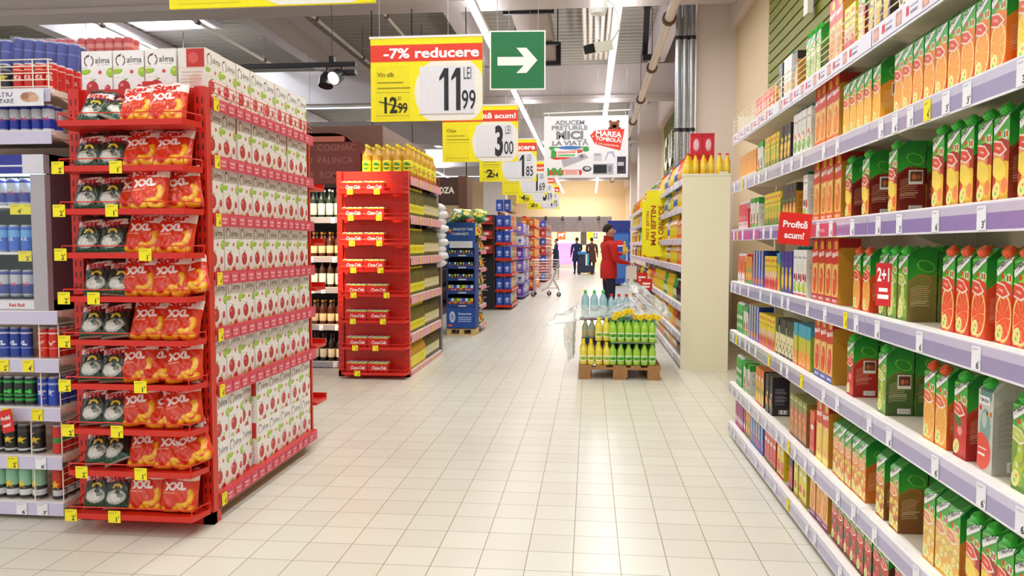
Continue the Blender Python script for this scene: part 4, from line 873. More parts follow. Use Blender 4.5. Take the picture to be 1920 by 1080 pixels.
for k in range(5): m.tube([(0, .0, 2.11+k*.032), (1.03, .0, 2.11+k*.032), (1.035, .02, 2.11+k*.032)], .003, 5)
for x in (.2, .5, .78, .95, 1.03): m.tube([(x, 0, 2.10), (x, 0, 2.24)], .003, 5)
m.build('wire_fence', WIRE, shs[6])
im = Cv(60, 8, 4, 'e9e8f0'); im.text('SPAȚIU', 38, 5.6, 1.9, '4a4a78', .02, 12); im.text('PUBLICITARE', 35.2, 2.4, 1.9, '4a4a78', .02, 19); im.ell(52.5, 4.2, 4.5, 2.4, 'c89a80'); im.ell(50.5, 4.8, 2, 1.6, 'a87860'); im.ell(55, 3.6, 2.6, 1.8, 'd8ae94')
ny, nx = im.a.shape[:2]; X, Z = np.meshgrid(np.linspace(.42, 1.02, nx), np.linspace(2.015, 2.095, ny)); m = MB(); m.grid(np.stack([X, X*0-.024, Z], -1), im.a); m.build('advert_strip', PMATTE, shs[6])
def canrow(k, z, x0, n, rows, y0, lv, gap=.004):
    kd, lab = CN[k]
    for q in range(rows):
        for j in range(n):
            o = kd.put((EX+x0+(j+.5)*(kd.w+gap), EY+y0+kd.w/2+q*(kd.w+gap), z+.0006), (0, 0, rc.uniform(-.25, .25)))
            t = f'{lab}{{o}} on the drinks shelving\'s {lv}' if q == 0 else f'{lab}{{o}} in row {num(q+1, CNT)}, {lv}'
            tag(o, t, 'can', f'{lab}s', -x0-j, 'from the snack stand')
canrow('blue', EZ[3], .40, 8, 1, .03, 'highest open shelf'); canrow('redt', EZ[3], .89, 2, 4, .03, 'highest open shelf')
canrow('green', EZ[2], .47, 7, 1, .03, 'second open shelf'); canrow('bluest', EZ[2], .88, 2, 4, .03, 'second open shelf')
canrow('gold', EZ[1], .62, 4, 1, .03, 'third open shelf'); canrow('redg', EZ[1], .95, 1, 4, .03, 'third open shelf')
canrow('pat', EZ[0], .62, 4, 1, .03, 'lowest shelf'); canrow('flame', EZ[0], .94, 1, 4, .03, 'lowest shelf')
canrow('rb', 1.90, .44, 10, 2, .03, 'shelf above the cooler')
canrow('dk', 2.10, .5, 5, 2, .04, 'top shelf'); canrow('red', 2.10, .80, 4, 4, .04, 'top shelf')
def canpack(n, img, name, lab, cat='can pack', wrap='3a4ab8'):
    k = MB(); r = .0265
    for i in range(n[0]):
        for j in range(n[1]): k.lathe([(r*.9, 0), (r, .006), (r, .124), (r*.84, .134), (0, .133)], 16, (.75, .76, .8), ((i-(n[0]-1)/2)*.0545, (j-(n[1]-1)/2)*.0545, 0), img=img, zi=(.006, .124))
    o = k.build(name, PRINT, smooth=True)
    w = MB(); a, b = n[0]*.0545/2+.002, n[1]*.0545/2+.002; w.box(-a, a, -b, b, .002, .137); w.build('film_wrap', mat('shrink_film', 'e8eefc', .12, alpha=.10, bump=.6, nscale=30), o); return Kind(o)
PB = canpack((6, 2), canimg('2236a0', 0, None, None, bands=((.55, .62, '6a78c8'),)), 'can_pack', ''); PR = canpack((6, 2), canimg('cc2222', 0, None, None, bands=((.6, .8, 'e88a80'),)), 'can_pack', '')
for j, (x, y, z, r) in enumerate(((-3.05, 3.62, 2.255, .12), (-2.74, 3.68, 2.245, .14))):
    o = PB.put((x, y, z), (0, .10, r)); tag(o, 'shrink-wrapped blue can pack{o} lying on the red cans, energy-drink shelving', 'can pack', 'wrapped can packs', -x, 'from the snack stand')
m = MB(); m.box(.0, 1.04, .501, .98, 2.085, 2.10); m.build('rear_top_board', CREAM, e)
for t in range(3):
    for j, x in enumerate((-3.05, -2.70)):
        o = PR.put((x, 4.12, 2.1006+t*.138), (0, 0, 0)); tag(o, f'wrapped red can pack, {("bottom", "middle", "top")[t]} tier, {("far", "near")[j]} from the snack stand, behind blue packs', 'can pack', 'wrapped can packs')
# table cooler
e = empty('drinks_cooler', (-3.30, 3.46, 1.034)); tag(e, 'grey table-top cooler with glass door, holding blue energy cans', 'cooler')
GS = mat('silver_grey_plastic', 'b4aeb6', .35, .1, nscale=5); m = MB(); W_, H_, D_ = .69, .76, .45
m.box(0, .02, 0.03, D_, 0, H_); m.box(0, W_, D_-.02, D_, 0, H_); m.box(.02, W_, .03, D_, 0, .05); m.box(.02, W_, .03, D_, H_-.06, H_); m.build('cabinet', mat('cooler_inside', '27343c', .5), e)
m = MB(); m.box(W_-.02, W_, .03, D_, .0, H_); m.build('side_panel', mat('dark_mauve_side', '5f4c58', .45), e)
m = MB(); m.box(0, W_, 0, .03, 0, .055); m.box(0, .075, 0, .03, .055, .66); m.box(W_-.075, W_, 0, .03, .055, .66); m.box(W_-.075, W_-.0, -.008, 0, .0, .66); d = m.build('door', GS, e)
m = MB(); m.box(.075, W_-.075, .01, .014, .055, .66); m.build('glass_pane', mat('clear_glass', 'dceef4', .05, alpha=.05), d)
im = Cv(69, 9, 3, 'd8d8e2'); im.rect(14, 0, 58, 9, '2a3398'); im.rect(12, 3.2, 58, 4, 'f0f0f4'); im.ell(30, 6.4, 12, 2.6, 'e0522c'); im.ell(25, 6.6, 6, 1.6, 'f0a040')
X, Z = np.meshgrid(np.linspace(0, W_, im.a.shape[1]), np.linspace(.665, H_-.005, im.a.shape[0])); m = MB(); m.grid(np.stack([X, X*0-.012, Z], -1), im.a); m.box(0, W_, -.0115, .03, .665, H_-.005, (.7, .7, .74)); m.build('brand_panel', PRINT, e)
m = MB(); m.box(.075, W_-.075, -.002, 0, .008, .05, hx('dfe0e6')); m.text('Red Bull', W_-.17, .028, .016, (0, -.002, 0), (1, 0, 0), (0, 0, 1), hx('c8243a'), .02, width=.08); m.build('badge_strip', PMATTE, e)
m = MB(); m.tube([(W_-.09, -.02, .12), (W_-.09, -.02, .55)], .006, 8); 
for z in (.0,): pass
CZ = [.062, .285, .515]
for i, z in enumerate(CZ[1:]):
    s = MB(); s.box(.025, W_-.025, .05, D_-.03, z-.012, z); sh = s.build('shelf', WHITE, e)
    for x in ((.5, .57) if i == 1 else (.535,)): price_tag(sh, x, .045, z-.02, 0, i*2, .07, .05)
m = MB(); m.box(.06, W_-.06, .06, .08, .66, .675); m.build('light_bar', mat('cooler_light', 'dcf0ff', emit=6), e)
area('cooler_lamp', (-2.95, 3.56, 1.69), .5, .05, 2.2, (.3, 0, 0), (.8, .92, 1))
for i, z in enumerate(CZ):
    kd, lab = CN['rb' if i != 1 else 'rb2']
    for j in range(9):
        o = kd.put((-3.30+.055+j*.066, 3.46+.085, 1.034+z+.0005), (0, 0, rc.uniform(-.3, .3))); tag(o, lab+'{o} inside the cooler on its '+('lowest', 'middle', 'upper')[i]+' level', 'can', 'cans in the cooler', -j, 'from the snack stand')
m = MB(); m.box(-.045, .045, 0, .005, -.055, .055, hx('d8281f')); m.text('Profită', 0, .015, .017, (0, 0, 0), (1, 0, 0), (0, 0, 1), (1, 1, 1), .03, width=.07); m.text('acum!', 0, -.018, .017, (0, 0, 0), (1, 0, 0), (0, 0, 1), (1, 1, 1), .03, width=.06)
o = m.build('shelf_flag', PMATTE, loc=(-2.81, 3.40, .50)); o.rotation_euler = (0, -.25, -.35); tag(o, 'small tilted red flag on the energy-drink shelving above gold-star cans', 'sign'); m = MB(); m.box(-.01, .01, .004, .025, .02, .035); m.build('clip', WHITE, o)
# ---------------- cola stand and oil gondola ----------------
CZZ = [1.885, 1.625, 1.37, 1.10, .85, .585, .315, .055]
endcap('cola_stand', (-2.58, 7.68, 0), .75, 2.11, CZZ, 'orange-red pegboard end stand with eight shelves of cola packs',
       [((0.195, 1), (0.470, 0)), ((0.200, 1), (0.490, 0)), ((0.210, 2), (0.490, 0)), ((0.220, 1), (0.500, 0)), ((0.220, 1), (0.560, 0)), ((0.210, 1), (0.520, 0)), ((0.230, 0), (0.440, 1)), ((0.250, 1),)], .2)
m = MB(); m.box(-.02, .0, 0, .62, .0, 2.08); o = m.build('side_board', mat('orange_side', 'e8602a', .45), loc=(0, 0, 0)); o.parent = bpy.data.objects['cola_stand']; o.location = (0, .04, 0)
def colapack():
    im = Cv(16.6, 12, 3, 'd2201c'); im.rect(0, 11, 16.6, 12, 'c8ccd0'); a = im.a
    k = MB(); r = .026
    for i in range(4):
        for j in range(2): k.lathe([(r*.9, 0), (r, .005), (r, .105), (r*.84, .115), (0, .114)], 14, (.75, .76, .8), ((i-1.5)*.053, (j-.5)*.053, 0), img=a, zi=(.005, .105))
    o = k.build('cola_pack', PRINT, smooth=True)
    s = MB(); x, y = .108, .055; s.box(-x, x, -y, y, .018, .098, hx('cf1f1c')); s.box(-x, x, -y-.0006, y, .098, .108, hx('b4d43a')); s.box(-x, -x+.05, -y-.001, y-.001, .099, .107, hx('e8503a'))
    s.text('Coca-Cola', .01, .056, .034, (0, -y-.0006, 0), (1, 0, 0), (0, 0, 1), (1, 1, 1), .03, width=.15, italic=.25); s.build('card_sleeve', PRINT, o); return Kind(o)
CP = colapack()
for i, z in enumerate(CZZ):
    for j in range(2):
        o = CP.put((-2.52+.137+j*.222+(.03 if i in (4, 5, 6, 7) else 0), 7.68-.10, z+.0006)); tag(o, f'red cola can pack, {("outer", "inner")[j]} one on the cola stand\'s {("top", "second", "third", "fourth", "fifth", "sixth", "seventh", "lowest")[i]} shelf', 'cola pack', 'cola packs on the stand')
def bottle(name, r, h, liq, lab, labc, cap, lz=(.2, .5), mt=None, neck=.34, img=None, square=False, glass=True, sh=.62):
    m = MB(); pr = [(0, .003), (r*.8, 0), (r, .01), (r, h*lz[0]), (r*1.01, h*lz[0]+.001), (r*1.01, h*lz[1]), (r, h*lz[1]+.001), (r, h*sh), (r*.9, h*(sh+.06)), (r*neck*1.2, h*(sh+.2)), (r*neck, h*.88), (r*neck, h*.93), (0, h*.93)]
    if img is not None: m.lathe(pr, 20, hx(liq), img=img, zi=(h*lz[0]+.0005, h*lz[1]+.0005))
    else:
        cc = np.array([hx(labc) if lz[0] <= z/h <= lz[1]+.002 and rr > r*1.0 else hx(liq) for rr, z in pr]); m.lathe(pr, 20, cc)
    o = m.build(name, mt or PBOT, smooth=True); c = MB(); c.tube([(0, 0, 0), (0, 0, h*.075)], r*neck*1.15, 12); c.build('cap', cap, o, (0, 0, h*.925), smooth=True); return Kind(o, w=2*r, d=2*r, h=h, lab=lab)
def labimg(bg, fg, t, band=None, w=22, h=9):
    c = Cv(w, h, 3, bg); 
    if band: c.rect(0, h*.8, w, h, band); c.rect(0, 0, w, h*.12, band)
    c.ell(w*.5, h*.5, 2.6, 2.8, fg); 
    if t: c.text(t, w*.5, h*.5, 1.6, bg, .02, 4.6)
    return c.a
SUN = bottle('oil_bottle', .042, .29, 'c8951f', 'yellow-labelled sunflower-oil bottle', 'f2e11e', CAPY, (.12, .48), img=labimg('f2e11e', '2f8a3a', 'Untdelemn', 'f6ea50'))
OLV = bottle('oil_bottle', .036, .30, '5a5424', 'dark olive-oil bottle with cream label', 'e8dcb4', mat('dark_cap', '2c2a20', .4), (.15, .5), img=labimg('e8dcb4', '4a5a2a', None, 'cfc08a'))
OLY = bottle('oil_bottle', .036, .30, '6e6420', 'olive-oil bottle with yellow label', 'f0e020', CAPY, (.12, .42), img=labimg('f0e020', '4a5a2a', None, 'f6ea50'))
OZ_ = [.05, .43, .83, 1.235, 1.66, 2.06]
PINKL2 = mat('pale_pink_rail', 'eaa0a8', .35)
e = aisle_rack('oil_shelving', (-1.83, 7.73, 0), PI/2, 1.62, .345, OZ_, 'dark shelving of cooking-oil bottles with pale pink price rails', 'shelving', mat('oil_rack_steel', '3a2a2c', .5), PINKL2, .085, tags=False, top=2.10)
for i, sh in enumerate([c for c in e.children if c.name.split('.')[0] == 'shelf']):
    m = MB()
    for k in range(11): m.rect(.1+k*.14, .015, .19+k*.14, .06, (0, -.006, OZ_[i]-.085), (1, 0, 0), (0, 0, 1), (.93, .72, .74), .001)
    m.build('promo_strip', PMATTE, sh)
    for x in (.42, 1.0): price_tag(sh, x, -.008, OZ_[i]-.042, 0, 0, .05, .075)
fence([c for c in e.children if c.name.split('.')[0] == 'shelf'][5], 1.6, .10, 1, 0, OZ_[5], REDD)
for i, z in enumerate(OZ_[:-1]):
    for j in range(17):
        y = 7.80+j*.0915
        kd = (OLY if i in (1, 2, 3, 4) else SUN) if j < 8 else OLV
        if z+kd.h > 9: continue
        o = kd.put((-1.88, y, z+.0006)); tag(o, f'{kd.lab}{{o}} on the oil shelving\'s {("lowest", "second", "third", "fourth", "highest")[i]} shelf', 'oil bottle', kd.lab+'s', y)
for i in range(5):
    for j in range(12):
        if i > 0 and j > 5 and i < 4: continue
        x = -2.31+i*.108
        o = SUN.put((x-.01*(j % 2), 7.82+j*.118, 2.075), 0, 1.13); tag(o, 'yellow-capped oil bottle{o}, '+('outermost', 'second', 'middle', 'fourth', 'aisle-side')[i]+' file on top of the cola stand', 'oil bottle', 'oil bottles piled on top', j)
m = MB(); m.box(.0, 1.5, .0, .66, 2.03, 2.074); o = m.build('top_board', RED, e)
# white goods rack behind the oil shelving
e = empty('hanging_bag_rack', (-1.92, 9.46, 0)); tag(e, 'narrow grey pillar rack hung with white plastic bags beyond the oil shelving', 'rack')
m = MB(); m.box(-.3, .06, 0, .12, 0, 1.35); m.build('pillar', mat('mauve_grey', '6c5c66', .5), e)
m = MB(); m.box(-.02, .02, .04, .08, 1.35, 2.0); m.build('pole', GREY, e)
WF = mat('white_film', 'f0eef2', .25, bump=.8, nscale=14, alpha=.9)
for k in range(9):
    z = 1.15+.085*k; m = MB(); pts = []; n = 12
    rr = np.random.RandomState(k); P = []
    for i in range(7):
        t = i/6; ringr = .02+.075*math.sin(PI*t)**.6
        P.append([(math.cos(2*PI*a/n)*ringr*(1+.25*rr.rand()), math.sin(2*PI*a/n)*ringr*.8*(1+.25*rr.rand()), -.12*t+.05) for a in range(n)])
    m.grid(np.array(P)[::-1], wrap=True); o = m.build('plastic_bag', WF, loc=(-1.88+.03*(k % 2), 9.42, z), smooth=True, ang=80)
    tag(o, 'crumpled white plastic bag{o} hanging on the grey pillar rack', 'bag', 'white bags on the pillar rack', -z, 'from the top')
# wine shelving and brown header
WZ = [.07, .48, .89, 1.23, 1.66]
e = aisle_rack('wine_shelving', (-3.75, 8.15, 0), 0, 1.24, .45, WZ, 'dark wine and spirits shelving seen between the red gondolas', 'shelving', DARK, mat('grey_rail', '9c98a6', .3), .06, top=2.02, seed=5)
BTL = [bottle('wine_bottle', .038, .31, '1c1a16', 'dark wine bottle with cream label', 'e8dcc0', mat('wine_foil', '5a1a22', .3), (.15, .45), neck=.3, sh=.6), bottle('wine_bottle', .038, .31, '3a2414', 'brown spirits bottle with white label', 'ece8e0', mat('black_cap', '1a1a1c', .3), (.12, .5), neck=.32, sh=.6),
       bottle('wine_bottle', .04, .27, '4a2212', 'dark amber brandy bottle with cream label', 'dcc8a0', mat('gold_cap', 'c8a23a', .3, .6), (.15, .45), neck=.35), bottle('wine_bottle', .038, .31, '23382a', 'green wine bottle with white label', 'f0efe8', CAPW, (.1, .5), neck=.3, sh=.6)]
for i, z in enumerate(WZ):
    for j in range(9):
        kd = BTL[[0, 2, 1, 2, 3][i] if j < 7 else [1, 2, 0, 1, 0][i]]
        for q in range(2):
            o = kd.put((-2.57-j*.092, 8.20+q*.1, z+.0006)); tag(o, f'{kd.lab}{{o}}, {("front", "back")[q]} row, wine shelving\'s {("lowest", "second", "third", "fourth", "highest")[i]} shelf', 'bottle', kd.lab+'s', j, 'from the cola stand')
e = empty('spirits_header', (-3.9, 8.3, 0)); tag(e, 'brown arched header with dim lettering above the spirits shelving', 'header')
m = MB(); m.box(0, 1.55, .30, 2.6, 2.12, 2.72); m.build('header_box', BROWN, e)
m = MB(); m.box(.02, 1.38, .0, .03, 2.04, 2.5, hx('6b2f2a'))
for t, z in (('BRANDY  COGNAC', 2.44), ('RACHIU  PALINCA', 2.30), ('BERE  ROM', 2.14)): m.text(t, .88, z, .07, (0, -.001, 0), (1, 0, 0), (0, 0, 1), hx('8e5a4c'), .01)
m.build('lettered_board', PMATTE, e)
m = MB(); P = []
for i in range(9):
    a = i/8*PI/2; P.append([(1.05+.42*math.sin(a), .0, 2.05+.55*math.cos(a)), (1.05+.42*math.sin(a), .3, 2.05+.55*math.cos(a)), ])
P = [[(.0, .0, 2.60), (.0, .3, 2.60)]]+P; m.grid(np.array(P)); Q = [[(x, y, z-.04) for x, y, z in r] for r in P]; m.grid(np.array(Q)[::-1]); m.build('arched_hood', mat('red_brown_laminate', '7a3a30', .5), e)
m = MB(); m.box(0, 1.2, -.02, .1, 2.5, 2.56); m.build('light_rail', mat('rosewood', 'a85a48', .4), e)
# OZA header
e = empty('brown_header', (-3.3, 10.9, 0)); tag(e, 'dark brown overhead header reading OZA in pale letters', 'header')
m = MB(); m.box(0, 1.42, 0, .5, 1.96, 2.33, (0.29, .2, .19)); m.text('OZA', 1.245, 2.15, .085, (0, 0, 0), (1, 0, 0), (0, 0, 1), hx('efe8dc'), .04, width=.24); m.build('header_board', PMATTE, e)
m = MB(); m.box(1.421, 1.55, .0, .5, 1.90, 2.35); m.build('header_side', BROWN, e)
for x in (.1, .7, 1.5): m = MB(); m.tube([(x, .25, 2.33), (x, .25, 6.5)], .008, 6); m.build('hanging_cable', BLACK, e)
# blue promotional display on pallet
e = empty('blue_display', (-2.14, 11.35, 0)); tag(e, 'blue cardboard promotional display stand with header board on a small pallet', 'display stand')
BL = hx('1f3f86'); m = MB(); m.box(0, .02, 0, .35, .1, 1.4, BL); m.box(.42, .44, 0, .35, .1, 1.4, BL); m.box(0.02, .42, .33, .35, .1, 1.5, hx('3a2c34')); m.build('carton_shell', PMATTE, e)
m = MB(); m.box(0, .44, -.01, .01, 1.32, 1.70, hx('2450a0')); m.rect(.05, 1.20+.12, .40, 1.42, (0, -.011, 0), (1, 0, 0), (0, 0, 1), hx('dfe3f0'), .001)
m.text('SENZAȚII TARI', .25, 1.60, .035, (0, -.011, 0), (1, 0, 0), (0, 0, 1), (.9, .94, 1), .02, width=.3); m.text('ROMÂNEȘTI!', .22, 1.53, .035, (0, -.011, 0), (1, 0, 0), (0, 0, 1), (.9, .94, 1), .02, width=.24)
for k, cc in enumerate(('f0c020', 'e23a22', '2f6ad0')): m.ell(.06+k*.012, 1.58-k*.03, .025, .022, (0, -.011, 0), (1, 0, 0), (0, 0, 1), hx(cc), .0012+k*.0004)
m.build('header_card', PMATTE, e)
m = MB(); m.box(.0, .44, -.02, .01, .11, .42, hx('1d4a9c')); m.ell(.09, .28, .045, .085, (0, -.021, 0), (1, 0, 0), (0, 0, 1), hx('c8d2e8'), .001); m.ell(.09, .28, .03, .05, (0, -.021, 0), (1, 0, 0), (0, 0, 1), hx('8fa4cc'), .0016)
m.text('Surprize', .28, .33, .03, (0, -.021, 0), (1, 0, 0), (0, 0, 1), (.85, .9, 1), .02, width=.2); 
for z in (.27, .24, .21): m.rect(.18, z, .38, z+.012, (0, -.021, 0), (1, 0, 0), (0, 0, 1), (.7, .78, .95), .001)
m.ell(.06, .15, .04, .015, (0, -.021, 0), (1, 0, 0), (0, 0, 1), hx('e2562c'), .001); m.build('front_card', PMATTE, e)
for i, z in enumerate((.44, .64, .84, 1.02, 1.2)):
    m = MB(); m.box(.02, .42, 0, .33, z-.01, z, hx('2c2634')); m.box(.02, .42, -.004, 0, z-.015, z+.035, BL); m.rect(.18, z-.005, .3, z+.015, (0, -.0045, 0), (1, 0, 0), (0, 0, 1), (.8, .8, .85), .001); m.build('tray', PMATTE, e)
def boxk(name, w, d, h, img, side=None, mt=None): return carton(name, w, d, h, img, side if side is not None else img[:, :3], None, 0, mt=mt)
DEO = [boxk('snack_packet', .038, .03, .12, pack(3.8, 12, a, b, .4, 'e8e4ec', .2, ((.5, .4, .3, .1, c),), None, res=4)) for a, b, c in (('2c54b0', 'e23a22', 'f0c81e'), ('f0c81e', 'c8281f', '2c54b0'), ('dfe4ee', '2c54b0', 'e23a22'), ('8ab0e0', '1f3f86', 'f0f0f4'), ('3fa03a', 'f0b02a', 'c8281f'))]
for i, z in enumerate((.44, .64, .84, 1.02, 1.2)):
    for j in range(9):
        o = DEO[(j*2+i) % 5].put((-2.14+.045+j*.0425, 11.375, z+.0006), 0, 1 if i < 2 else .7); tag(o, 'small multicoloured packet{o} on tray '+num(i+1, CNT)+' of the blue display', 'packet', 'packets in the blue display', j, 'from the hanging bags')
m = MB(); 
for x in (0, .19, .37): m.box(x, x+.07, 0, .35, .02, .085)
m.box(0, .44, 0, .09, .085, .1); m.box(0, .44, .13, .22, .085, .1); m.box(0, .44, .26, .35, .085, .1); m.box(0, .44, 0, .08, 0, .02); m.build('pallet_base', mat('light_pine', 'd8b67c', .8, nscale=14, var=.2), e)
# snack gondola behind
m_red2 = mat('pink_rail_two', 'e88a98', .4)
BZ = [.12, .42, .72, 1.0, 1.28, 1.5]
aisle_rack('snack_shelving', (-1.68, 11.78, 0), PI/2, 0.62, .4, BZ, 'shelving of green and yellow snack bags beyond the blue display', 'shelving', mat('plum_steel', '4a2c34', .5), m_red2, .06, tags=False, top=1.75)
def bagimg2(a, b, d): c = Cv(15, 20, 2.2, a); c.rect(0, 13, 15, 18, b); c.ell(7.5, 7, 5, 4, d); c.rect(2, 14.5, 13, 16.5, 'f2f0e0'); return c.a
B2 = [Kind(bag(.17, .23, .07, bagimg2(*q), seed=20+i)) for i, q in enumerate((('2f8a3a', 'e8e03a', 'f0c83a'), ('f0d020', '2f8a3a', 'd8421c'), ('2a7a44', 'f2efe0', 'e8b83a'), ('c8321f', 'f0d020', '3a2c20')))]
for i, z in enumerate(BZ):
    for j in range(3):
        o = B2[(i+j) % 4].put((-1.74, 11.88+j*.19, z+.001), (0, .0, PI/2)); o.rotation_euler = (-.25, 0, PI/2-.25); tag(o, ('green-and-yellow', 'yellow', 'green-and-white', 'red')[(i+j) % 4]+' snack bag{o} on snack-shelving level '+num(i+1, CNT), 'snack bag', 'bags on the snack shelving', j)
for j in range(14):
    o = B2[(0, 2, 0, 3)[j % 4]].put((-2.12+(j % 5)*.10, 11.82+(j//5)*.22, 1.72+.03*(j % 3)), (0, 0, 0)); o.rotation_euler = (-1.0+.1*(j % 3), .2*(j % 3-1), .3*(j % 4-1)); tag(o, ('green-and-yellow', 'green-and-white', 'green-and-yellow', 'red')[j % 4]+' snack bag{o} heaped on top behind the blue display', 'snack bag', 'heaped snack bags', j)
# dark end stand with chalk board, blue packs
e = empty('dark_end_stand', (-2.56, 16.0, 0)); tag(e, 'dark brown end stand with chalk-written board and three red pack shelves', 'display stand')
m = MB(); m.box(0, .58, .0, .4, 0, 2.0); m.build('carcass', DBROWN, e)
m = MB(); m.box(.1, .56, -.03, -.005, .05, 1.15, (.10, .09, .13)); rr = random.Random(3)
for k in range(13): z = 1.08-k*.075; a = .14+.05*rr.random(); m.rect(a, z, a+.1+.22*rr.random(), z+.02, (0, -.031, 0), (1, 0, 0), (0, 0, 1), (.72, .7, .74), .001)
m.build('chalk_board', PMATTE, e)
for z in (1.2, 1.5, 1.8): m = MB(); m.box(.1, .56, -.25, -.001, z, z+.02); m.build('shelf', RED, e)
RP = boxk('red_packet', .2, .15, .14, pack(20, 14, 'd8281f', 'c8201c', .4, '7a3a24', .3, ((.5, .6, .3, .2, 'f0e0d8'),), None, res=2))
for i, z in enumerate((1.22, 1.52, 1.82)):
    for j in range(2): o = RP.put((-2.56+.22+j*.21, 15.88, z+.0006)); tag(o, f'red packet on the dark end stand, {("low", "middle", "high")[i]} shelf, {("bag-side", "aisle-side")[j]}', 'packet', 'red packets')
FAR = {}
def fargondola(name, x0, y0, W_, L_, top, metal, colf, cols, label, rail, nz=6, pw=.1, seedk=1, stand='dark'):
    e = empty(name, (x0, y0, 0)); tag(e, label, 'shelving'); m = MB(); m.box(.02, W_-.28, .27, L_, 0, top); m.build('core_panel', metal, e)
    zs = [.1+i*(top-.1)/nz for i in range(nz)]
    for z in zs:
        m = MB(); m.box(0, W_, 0, .27, z-.02, z); m.box(W_-.28, W_, .0, L_, z-.02, z); m.box(W_, W_+.01, 0, L_, z-.05, z+.005); s = m.build('shelf', metal, e); r = MB(); r.box(0, W_, -.01, -.001, z-.05, z+.005); r.box(W_+.011, W_+.02, .0, L_, z-.05, z+.005); r.build('price_rail', rail, s)
    if 'k' not in FAR: FAR['k'] = {}
    gap = (top-.1)/nz
    for i, z in enumerate(zs+[top]):
        hh = min(.24, gap*.82)
        if i == len(zs) and name != 'biscuit_shelving': continue
        n = int(W_/(pw+.01))
        for j in range(n):
            c = colf[(i+j//2) % len(colf)]; kd = farpack(c, pw, hh); o = kd.put((x0+(j+.5)*W_/n, y0+.10, z+.001)); tag(o, f'{c} packet{{o}} on {stand} end, level {num(i+1, CNT)}', 'packet', f'{c} packets on the {stand} end', j)
        y = .3
        while y < L_-pw/2:
            c = cols[(i*2+int(y/.45)) % len(cols)]; kd = farpack(c, pw, hh); o = kd.put((x0+W_-.09, y0+y, z+.001), (0, 0, PI/2)); tag(o, f'{c} packet{{o}} on {stand} aisle side, level {num(i+1, CNT)}', 'packet', f'{c} packets on the {stand} side', y); y += pw+.015
PC = {'blue': ('2450c0', 'b8c8f0'), 'orange': ('f07a1f', 'f6d8a0'), 'red': ('d02a1f', 'f2c0b0'), 'green': ('3fa03a', 'e8f0c0'), 'purple': ('6a3cb0', 'd8c8f4'), 'white': ('e8e6f0', '5a5ac0'), 'yellow': ('f2cf1f', 'c83a1f'), 'brown': ('8a5a34', 'e8c890'), 'violet': ('8a6ad8', 'f0e8f8')}
def farpack(c, w, h):
    k = (c, w, round(h, 3))
    if k not in FAR['k']: a, b = PC[c]; FAR['k'][k] = boxk('food_packet', w, .14, h, pack(w*100, h*100, a, a, .2, None, .1, ((.5, .5, .3, .15, b), (.5, .25, .25, .06, b)), None, res=1.2))
    return FAR['k'][k]
fargondola('biscuit_shelving', -1.97, 16.0, .33, 1.5, 2.08, mat('dark_red_steel', 'a8281f', .45), ['blue'], ['orange', 'green', 'red'], 'red shelving of blue biscuit packs beside the dark chalk-board stand', RED, 6, .14, stand='biscuit')
fargondola('chocolate_shelving', -2.04, 19.2, .38, 2.2, 2.0, mat('royal_blue_steel', '2c3c9c', .45), ['purple', 'white', 'violet'], ['violet', 'blue', 'white'], 'blue-footed shelving of purple chocolate packs', mat('violet_rail', '8a7ac8', .4), 6, .18, stand='chocolate')
fargondola('juice_stand', -2.05, 22.9, .42, 2.6, 2.25, RED, ['orange'], ['orange', 'yellow'], 'tall red shelving of orange bottles beyond the purple packs', RED, 7, .19, stand='orange')
fargondola('coffee_shelving', -2.05, 28.4, .45, 4.5, 2.35, RED, ['blue', 'red'], ['red', 'brown', 'blue'], 'far red shelving with blue packs beyond the trolley', mat('red_rail_far', 'd8504a', .4), 7, .2, stand='coffee')
for k, (x, y, l, c, h) in enumerate(((-3.3, 12.2, 30, DBROWN, 1.9), (-6.3, 9, 30, DBROWN, 2.1), (-9.6, 9, 30, mat('maroon_shelving', '5c2c30', .5), 2.1))):
    e = empty('tall_shelving', (x, y, 0)); tag(e, ('long dark shelving block directly behind the snack gondolas', 'long dark shelving block two aisles away', 'long maroon shelving block three aisles away')[k], 'shelving')
    m = MB(); m.box(-.45, .45, 0, l, 0, .12); m.box(-.03, .03, 0, l, .12, h); m.build('carcass', c, e)
    for z in np.arange(.5, h+.05, .4): m = MB(); m.box(-.45, .45, 0, l, z-.03, z); m.build('shelf', c, e)
for j, (x, y, c) in enumerate(((-2.95, 12.6, 'orange'), (-2.9, 13.3, 'blue'), (-3.1, 14.2, 'brown'), (-3.0, 20.5, 'brown'), (-2.95, 21.6, 'yellow'))):
    kd = farpack(c, .34, .22); o = kd.put((x, y, 1.921)); tag(o, c+' carton{o} stored on top of the dark shelving block', 'box', None, j)
# ---------------- second bottle gondola with cream end panel ----------------
GZ = [.10, .36, .70, 1.13, 1.43, 1.78, 2.08]
GX, GY = 1.0, 8.45
RL2 = mat('pale_lilac_rail', 'cfc6e0', .25); RL3 = mat('purple_rail', 'a884c0', .3)
for b in range(8):
    aisle_rack('bottle_shelving_bay', (GX, GY+1.34*(b+1), 0), -PI/2, 1.33, .48, GZ, 'bottle shelving bay{o} counted along the aisle behind the pallet', 'shelving', CREAM, RL2, .07, tags=(b < 3), seed=30+b, group='bottle shelving bays', top=2.15); REG[-1] = REG[-1][:2]+(b, 'from the cream panel')
m = MB(); m.box(.995, 1.50, GY-.03, GY-.001, 0.0, 2.10); m.box(.99, 1.505, GY-.034, GY+.002, 2.10, 2.125); o = m.build('gable_board', mat('cream_panel', 'efe8cf', .55, nscale=3, var=.02)); tag(o, 'plain cream end panel closing the bottle shelving', 'panel')
JB = {}
